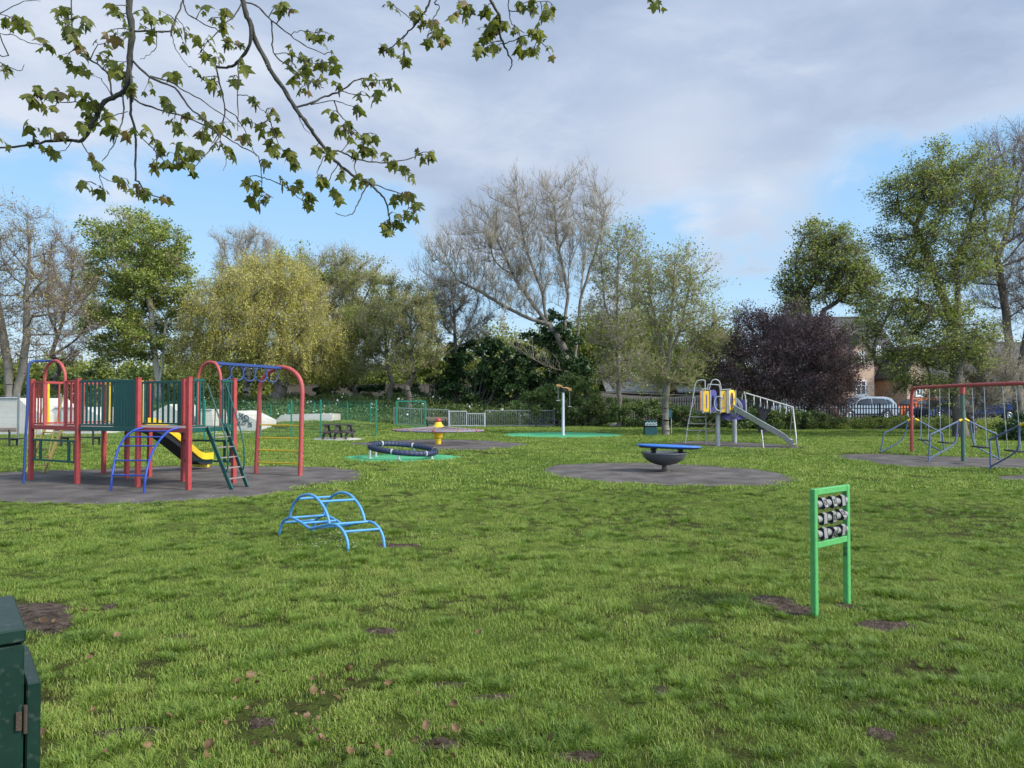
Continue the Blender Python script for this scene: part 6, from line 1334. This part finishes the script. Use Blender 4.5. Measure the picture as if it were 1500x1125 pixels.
# name : (points in photo pixels, start radius px, end radius px, depth change, parent)
BR = {
 'A': ([(262, -330), (215, -150), (190, 0), (194, 45), (190, 85), (187, 120), (180, 135), (165, 143), (150, 152), (140, 172), (130, 192), (118, 207), (105, 206), (75, 207), (40, 212), (0, 217), (-40, 216)], 7.5, 1.2, .3, None),
 'B': ([(300, -330), (335, -120), (355, 0), (365, 30), (375, 60), (395, 100), (415, 130), (432, 158), (450, 182), (462, 200), (480, 222), (495, 240), (515, 255), (540, 268), (553, 280), (565, 295), (570, 320), (572, 335)], 6, .9, .45, None),
 'E': ([(470, -330), (590, -150), (700, -40), (718, 0), (731, 22), (732, 45), (738, 65), (745, 80), (750, 92), (745, 103)], 4, .8, .4, None),
 'E2': ([(718, -5), (742, -12), (745, 15), (750, 35), (768, 48)], 1.6, .7, .1, 'E'), 'E3': ([(733, 60), (755, 58), (770, 52), (788, 60)], 1.3, .6, -.1, 'E'), 'E4': ([(750, 20), (762, 16), (768, 4), (800, 2)], 1.2, .6, .1, 'E2'),
 'C': ([(600, -140), (640, -50), (630, 0), (620, 20), (605, 40), (592, 52), (575, 68), (560, 75)], 2.6, .8, .3, 'E'), 'C2': ([(648, -60), (640, 0), (644, 10), (636, 25), (631, 42), (628, 52)], 1.6, .7, -.2, 'E'), 'C3': ([(592, 52), (590, 65), (592, 75)], 1, .5, 0, 'C'), 'C4': ([(680, -60), (672, -10), (676, 12)], 1.5, .7, 0, 'E'),
 'F1': ([(640, -290), (900, -140), (955, -30), (965, 2)], 2.5, .7, .4, 'E'),
 'A2': ([(190, 85), (192, 130), (191, 160), (197, 190), (199, 220), (199, 260), (203, 266), (215, 283), (235, 289), (243, 286)], 3.2, .7, .2, 'A'),
 'A3': ([(183, 133), (181, 165), (176, 185), (165, 215), (150, 237)], 2, .7, -.15, 'A'), 'A4': ([(187, 134), (205, 150), (240, 163), (275, 172), (310, 188), (330, 200), (355, 215), (378, 230), (383, 260), (384, 288)], 2, .7, .3, 'A'),
 'A4b': ([(382, 248), (400, 265), (420, 275), (440, 292), (450, 298)], 1.1, .5, .1, 'A4'), 'A5': ([(193, 98), (220, 113), (255, 128), (275, 155), (305, 180), (320, 198), (315, 210), (300, 228), (285, 246)], 2.4, .7, -.3, 'A'),
 'A5b': ([(222, 114), (245, 118), (270, 132), (300, 150), (330, 172), (350, 185)], 1.6, .6, -.1, 'A5'), 'A6': ([(160, 130), (158, 110), (142, 94), (122, 82), (108, 62), (105, 30), (106, -30)], 2, 1.4, .25, 'A'),
 'A7': ([(152, 148), (130, 155), (110, 149), (85, 150), (60, 143)], 1.5, .6, .1, 'A'), 'A8': ([(120, 206), (128, 222), (142, 238), (146, 256), (162, 265), (176, 268)], 1.3, .6, .1, 'A'),
 'A9': ([(198, 200), (225, 220), (245, 240), (262, 240)], 1.2, .6, -.2, 'A2'), 'A10': ([(147, 262), (150, 275), (140, 270)], .9, .4, 0, 'A8'), 'A11': ([(199, 48), (230, 47), (250, 45), (258, 25), (268, 0), (270, -30)], 2.2, 1.2, .2, 'A'),
 'A12': ([(233, 47), (228, 70), (215, 82), (205, 88)], 1, .5, -.1, 'A11'), 'A13': ([(250, 46), (254, 62), (262, 80), (277, 98)], 1, .5, .1, 'A11'), 'A14': ([(100, 206), (95, 220), (80, 224)], .9, .4, 0, 'A'), 'A15': ([(150, 190), (152, 175), (168, 168), (188, 163)], 1.2, .8, 0, 'A'),
 'A16': ([(262, 12), (275, 20), (300, 35), (320, 45), (345, 65), (362, 75)], 1.5, .7, .2, 'A11'), 'A17': ([(160, 130), (150, 118), (140, 112), (122, 108)], .9, .4, 0, 'A6'), 'A18': ([(270, 20), (268, 38), (273, 60), (268, 72)], .9, .5, 0, 'A11'),
 'B0': ([(368, 45), (366, 65), (350, 88), (336, 98), (316, 98)], 4, 2.2, .15, 'B'), 'B0b': ([(323, 99), (324, 130), (330, 160), (322, 190), (310, 212)], 2, .6, .1, 'B0'), 'B0c': ([(348, 92), (348, 140), (349, 192)], 1.6, .7, -.1, 'B0'), 'B0d': ([(330, 160), (345, 170), (358, 190), (375, 230)], 1.3, .6, .2, 'B0b'), 'B0e': ([(349, 130), (365, 140), (380, 158), (392, 168)], 1.1, .5, 0, 'B0c'), 'B0f': ([(318, 195), (325, 215), (332, 232), (328, 250)], .9, .4, 0, 'B0b'),
 'B1': ([(432, 158), (455, 152), (475, 142), (500, 133), (515, 122), (530, 115), (547, 117), (565, 118)], 2.3, .8, .2, 'B'), 'B1b': ([(502, 133), (515, 138), (532, 139), (545, 142)], 1.1, .5, .1, 'B1'), 'B2': ([(465, 148), (490, 148), (510, 155), (526, 158)], 1.1, .5, -.2, 'B1'), 'B3': ([(485, 148), (495, 165), (510, 180), (530, 200)], 1.4, .6, .1, 'B2'),
 'B4': ([(475, 208), (500, 222), (520, 233), (545, 237), (570, 238), (600, 233), (613, 226)], 2, .7, .3, 'B'), 'B4b': ([(515, 230), (520, 250), (525, 262)], 1.1, .6, 0, 'B4'), 'B4c': ([(560, 238), (575, 246), (592, 256)], 1, .5, 0, 'B4'), 'B4d': ([(500, 222), (512, 205), (508, 188)], 1, .5, 0, 'B4'),
 'B5': ([(540, 268), (565, 276), (590, 285), (606, 300)], 1.5, .6, .2, 'B'), 'B6': ([(533, 265), (528, 290), (520, 308), (510, 316), (490, 312)], 1.5, .6, -.2, 'B'), 'B8': ([(358, 5), (380, 12), (398, 30), (425, 52), (450, 68), (475, 80)], 2, .8, .3, 'B'), 'B7': ([(398, 20), (399, 60), (402, 80), (420, 95), (440, 110), (460, 122), (475, 130)], 1.6, .7, .3, 'B8'),
 'B9': ([(358, 0), (345, 20), (330, 35), (305, 62), (290, 80)], 1.8, .6, -.2, 'B'), 'B10': ([(480, 222), (470, 240), (465, 255), (478, 262)], 1.1, .5, 0, 'B'), 'B11': ([(490, 232), (485, 258), (480, 272), (492, 285)], 1, .5, .1, 'B'), 'B12': ([(595, 286), (598, 305), (588, 318)], .9, .5, 0, 'B5'), 'B13': ([(437, 165), (442, 180), (447, 190), (455, 196)], .9, .4, 0, 'B'), 'B14': ([(390, 160), (400, 190), (410, 215), (428, 225)], 1.2, .6, 0, 'B0e'), 'B15': ([(425, 55), (440, 45), (462, 48)], 1, .5, 0, 'B8'), 'B16': ([(402, 82), (425, 78), (450, 92), (480, 92)], 1.1, .5, 0, 'B7'),
 'G1': ([(-60, 40), (0, 50), (20, 52), (40, 62), (66, 66)], 1.2, .6, .1, None), 'G2': ([(-60, 80), (0, 90), (12, 98), (30, 103), (36, 95)], 1.2, .5, .1, 'G1'), 'G3': ([(-60, 10), (0, 20), (35, 40)], 1.3, .6, .1, 'G1'), 'G4': ([(20, -30), (35, 2), (60, 2)], 1, .5, 0, 'G3'),
}
PATH = {}
def base_of(k):
    while BR[k][4]: k = BR[k][4]
    return k
for k, (pts, r0, r1, dd, par) in BR.items():
    if par is None: ds = {'A': 3.3, 'B': 3.45, 'E': 3.7, 'G1': 3.5}[k]
    else:
        best = min(PATH[par], key=lambda q: (q[0] - pts[0][0]) ** 2 + (q[1] - pts[0][1]) ** 2); ds = best[2]
        pts = [(best[0], best[1])] + pts[1:]
    n = len(pts); PATH[k] = [(p[0], p[1], ds + dd * (i / (n - 1)) ** 1.2 + (rnd.uniform(-.02, .02) if 0 < i < n - 1 else 0)) for i, p in enumerate(pts)]
roots_pt = {}
for rt in ('A', 'B', 'E', 'G1'):
    bm = MB()
    for k in BR:
        if base_of(k) != rt: continue
        P3 = [W(*p) for p in PATH[k]]; 
        if k == 'A': P3 = [Vector((-2.5, -1.8, 5.6)), Vector((-2.3, .4, 5.3))] + P3
        if k == 'B': P3 = [Vector((-2.5, -1.8, 5.6)), Vector((-1.9, .6, 5.4))] + P3
        if k == 'E': P3 = [Vector((-2.2, -1.4, 6.2)), Vector((-1.2, .8, 6.0))] + P3
        if k == 'G1': P3 = [Vector((-2.9, -2.5, 4.2)), Vector((-3.4, 1.2, 4.3))] + P3
        S = smooth_path(P3, 4); N_ = len(S); r0, r1 = BR[k][1], BR[k][2]; ext = 2 if BR[k][4] is None else 0
        rad_ = []
        for i in range(N_):
            t = max(0, (i - ext * 4) / (N_ - 1 - ext * 4)); r = .7 * (r0 * (1 - t) ** .8 + r1 * (1 - (1 - t) ** .8)) * S[i].y / F
            if ext and i < ext * 4: r = .7 * r0 * 3.4 / F * (1 + 1.6 * (1 - i / (ext * 4)))
            rad_.append(r * (1 + .10 * math.sin(i * 2.1 + len(k)) + (.22 if i % 5 == 0 and r0 < 3 else 0)))
        S = [p + Vector((rnd.uniform(-1, 1), rnd.uniform(-1, 1), rnd.uniform(-1, 1))) * (.0035 if i > 8 or not ext else 0) for i, p in enumerate(S)]
        bm.tube(S, rad_, 8 if r0 > 2 else 6)
    roots_pt[rt] = bm
# leaf shape : five pointed lobes, folded along the ribs
OUT = [(0, 0), (.16, -.10), (.36, -.06), (.56, -.02), (.50, .12), (.46, .20), (.66, .40), (.78, .56), (.56, .56), (.38, .50), (.30, .56), (.22, .82), (0, 1.08)]
def leaf_geo(pos, ax, up, s, rr):
    ax = ax.normalized(); sd_ = ax.cross(up)
    if sd_.length < .05: sd_ = ax.orthogonal()
    sd_.normalize(); nn = sd_.cross(ax); droop_ = rr.uniform(.1, .9); fold = rr.uniform(.2, 1.1); asym = rr.uniform(.8, 1.1)
    def P(x_, y_): z_ = -droop_ * y_ * y_ * .7 - fold * abs(x_) * .55 - .25 * x_ * x_; return pos + sd_ * (x_ * s * asym) + ax * (y_ * s) + nn * (z_ * s)
    right = [P(x_, y_) for x_, y_ in OUT]; left = [P(-x_, y_) for x_, y_ in OUT[1:-1]]
    rib = [P(0, .3), P(0, .6)]
    V = right + left + rib; nR = len(right); nL = len(left); c0_, c1_ = nR + nL, nR + nL + 1
    Fc = []
    for side in (0, 1):
        idx_ = list(range(nR)) if side == 0 else [0] + list(range(nR, nR + nL)) + [nR - 1]
        for i in range(1, len(idx_) - 1):
            c = c0_ if i < 8 else c1_; t = (c, idx_[i], idx_[i + 1]); Fc.append(t if side == 0 else t[::-1])
        Fc.append((c0_, 0, idx_[1]) if side == 0 else (c0_, idx_[1], 0)); Fc.append((c0_, idx_[8], c1_) if side == 0 else (c0_, c1_, idx_[8]))
    return V, Fc
CL = [(20, 25), (38, 32), (5, 35), (65, 60), (72, 70), (95, 14), (82, 12), (125, 28), (95, 40), (100, 52), (90, 32), (110, 45), (95, 85), (118, 60), (122, 76), (118, 97), (160, 12), (172, 25), (160, 46), (150, 58), (175, 55), (188, 42), (150, 75), (162, 92), (178, 95), (182, 110), (215, 16), (225, 30), (215, 42), (240, 22), (252, 35), (270, 45), (282, 52), (300, 10), (320, 26), (328, 12), (332, 38), (265, 65), (300, 60), (330, 62), (350, 62), (320, 82), (300, 78), (55, 128), (45, 145), (60, 155), (85, 133), (110, 130), (130, 138), (80, 162), (130, 150), (128, 168), (120, 180), (155, 163), (165, 188), (48, 180), (72, 186), (90, 195), (55, 210), (75, 220), (5, 210), (255, 107), (215, 132), (200, 130), (242, 145), (252, 152), (285, 107), (305, 116), (310, 125), (340, 114), (356, 90), (255, 180), (275, 165), (300, 166), (312, 180), (295, 192), (330, 182), (264, 192), (260, 207), (277, 217), (190, 192), (215, 190), (230, 205), (235, 215), (246, 236), (260, 225), (270, 240), (286, 247), (292, 222), (228, 240), (132, 230), (146, 240), (120, 270), (145, 279), (180, 262), (188, 272), (200, 277), (215, 285), (240, 290), (320, 212), (336, 222), (375, 145), (395, 160), (402, 168), (385, 182), (365, 175), (360, 200), (400, 190), (395, 207), (402, 218), (427, 224), (430, 237), (392, 236), (360, 262), (375, 270), (368, 287), (377, 300), (390, 292), (415, 262), (430, 272), (441, 266), (450, 282), (452, 300), (10, 100), (0, 104),
 (410, 5), (427, 8), (565, 3), (603, 15), (620, 38), (612, 25), (635, 32), (640, 52), (625, 57), (650, 57), (645, 42), (580, 60), (575, 77), (590, 84), (592, 66), (560, 70), (670, 10), (682, 20), (710, 15), (718, 30), (705, 42), (716, 47), (730, 30), (700, 62), (695, 74), (712, 70), (727, 70), (740, 35), (752, 42), (765, 57), (766, 72), (781, 77), (796, 67), (780, 42), (786, 40), (803, 76), (785, 5), (800, 12), (795, 30), (812, 12), (806, 25), (668, 24), (690, 8), (760, 5), (775, 10), (450, 47), (466, 45), (472, 60), (486, 52), (430, 75), (442, 76), (425, 92), (446, 96), (456, 90), (472, 90), (491, 80), (491, 96), (440, 107), (430, 117), (446, 131), (452, 116), (472, 112), (492, 120), (545, 112), (530, 122), (530, 136), (546, 143), (556, 130), (566, 120), (576, 120), (521, 158), (486, 167), (491, 187), (506, 182), (516, 196), (535, 202), (551, 197), (530, 216), (546, 217), (566, 224), (520, 222), (462, 217), (481, 222), (612, 217), (621, 231), (634, 226), (576, 237), (596, 246), (601, 254), (501, 251), (521, 262), (531, 267), (541, 264), (470, 260), (477, 264), (490, 277), (496, 287), (590, 284), (601, 281), (611, 299), (581, 292), (596, 312), (607, 312), (580, 317), (586, 328), (570, 324), (558, 330), (574, 337), (965, 3), (955, -4)]
LG = {r: ([], [], []) for r in roots_pt}
allp = [(q[0], q[1], q[2], k) for k in PATH for q in [(lerp(Vector(a), Vector(b), t / 4)) for a, b in zip(PATH[k], PATH[k][1:]) for t in range(5)]]
def add_leaf(rt, V, Fc):
    vl, fl2, vr = LG[rt]; b = len(vl); vl += V; fl2 += [tuple(b + i for i in f) for f in Fc]; v = rnd.random() * .75 if rnd.random() > .06 else 1.25; vr += [v] * len(Fc)
for (cx_, cy_) in CL:
    q = min(allp, key=lambda a: (a[0] - cx_) ** 2 + (a[1] - cy_) ** 2); rt = base_of(q[3]); node = W(q[0], q[1], q[2]); c = W(cx_, cy_, q[2] + rnd.uniform(-.12, .12))
    hub = lerp(node, c, .65) + Vector((0, 0, .012)); roots_pt[rt].tube([node, lerp(node, hub, .5) + Vector((0, 0, .006)), hub], [.003, .0024, .002], 5)
    for j in range(rnd.choice((3, 4, 4, 5, 6))):
        a = rnd.uniform(0, 2 * PI); out_ = Vector((math.cos(a), math.sin(a) * .8, rnd.uniform(-.95, .1))).normalized(); pl = rnd.uniform(.008, .03)
        st_ = hub + (c - hub) * rnd.uniform(.2, 1) + Vector((rnd.uniform(-.02, .02), rnd.uniform(-.04, .04), rnd.uniform(-.014, .014))); roots_pt[rt].tube([hub, st_ + out_ * pl * .5], [.0012, .001], 4)
        V, Fc = leaf_geo(st_ + out_ * pl * .5, Vector((out_.x, out_.y, out_.z - .6)), Vector((rnd.uniform(-.35, .35), rnd.uniform(-.35, .35), 1)), rnd.choice((.024, .03, .037, .044, .054)) * rnd.uniform(.85, 1.08), rnd); add_leaf(rt, V, Fc)
    if rnd.random() < .17:   # hanging flower tassel
        m_ = roots_pt[rt]; tip_ = hub + Vector((rnd.uniform(-.01, .01), 0, -.075)); m_.tube([hub, lerp(hub, tip_, .4), lerp(hub, tip_, .7), tip_], [.001, .003, .0055, .002], 5)
for rt, bm in roots_pt.items():
    o = bm.build('bough', SBK, tr, True); vl, fl2, vr = LG[rt]
    if vl: link_mesh('leaves', np_mesh('leaves', [v - O_ for v in vl], fl2, var=vr), M_SYC, o)
# the rest of the crown, above and behind the viewer
rng = np.random.default_rng(9); L = np.concatenate([ellpts(60, e, rng, .5)[rng.integers(0, 60, 3500)] + rng.normal(0, .3, (3500, 3)) for e in ((-1, -3, 8.8, 4.0, 3.0, 2.0), (1.5, -5.5, 8.2, 3.5, 3.0, 1.8), (-4, -5, 8, 3, 3, 2.2))]); v_, f_ = rhombs(L, .16, rng, .4)
v_ = v_ - np.array([O_.x, O_.y, O_.z]); link_mesh('crown', np_mesh('crown', v_, f_, var=rng.random(len(L))), LV_OLIVE, tr)
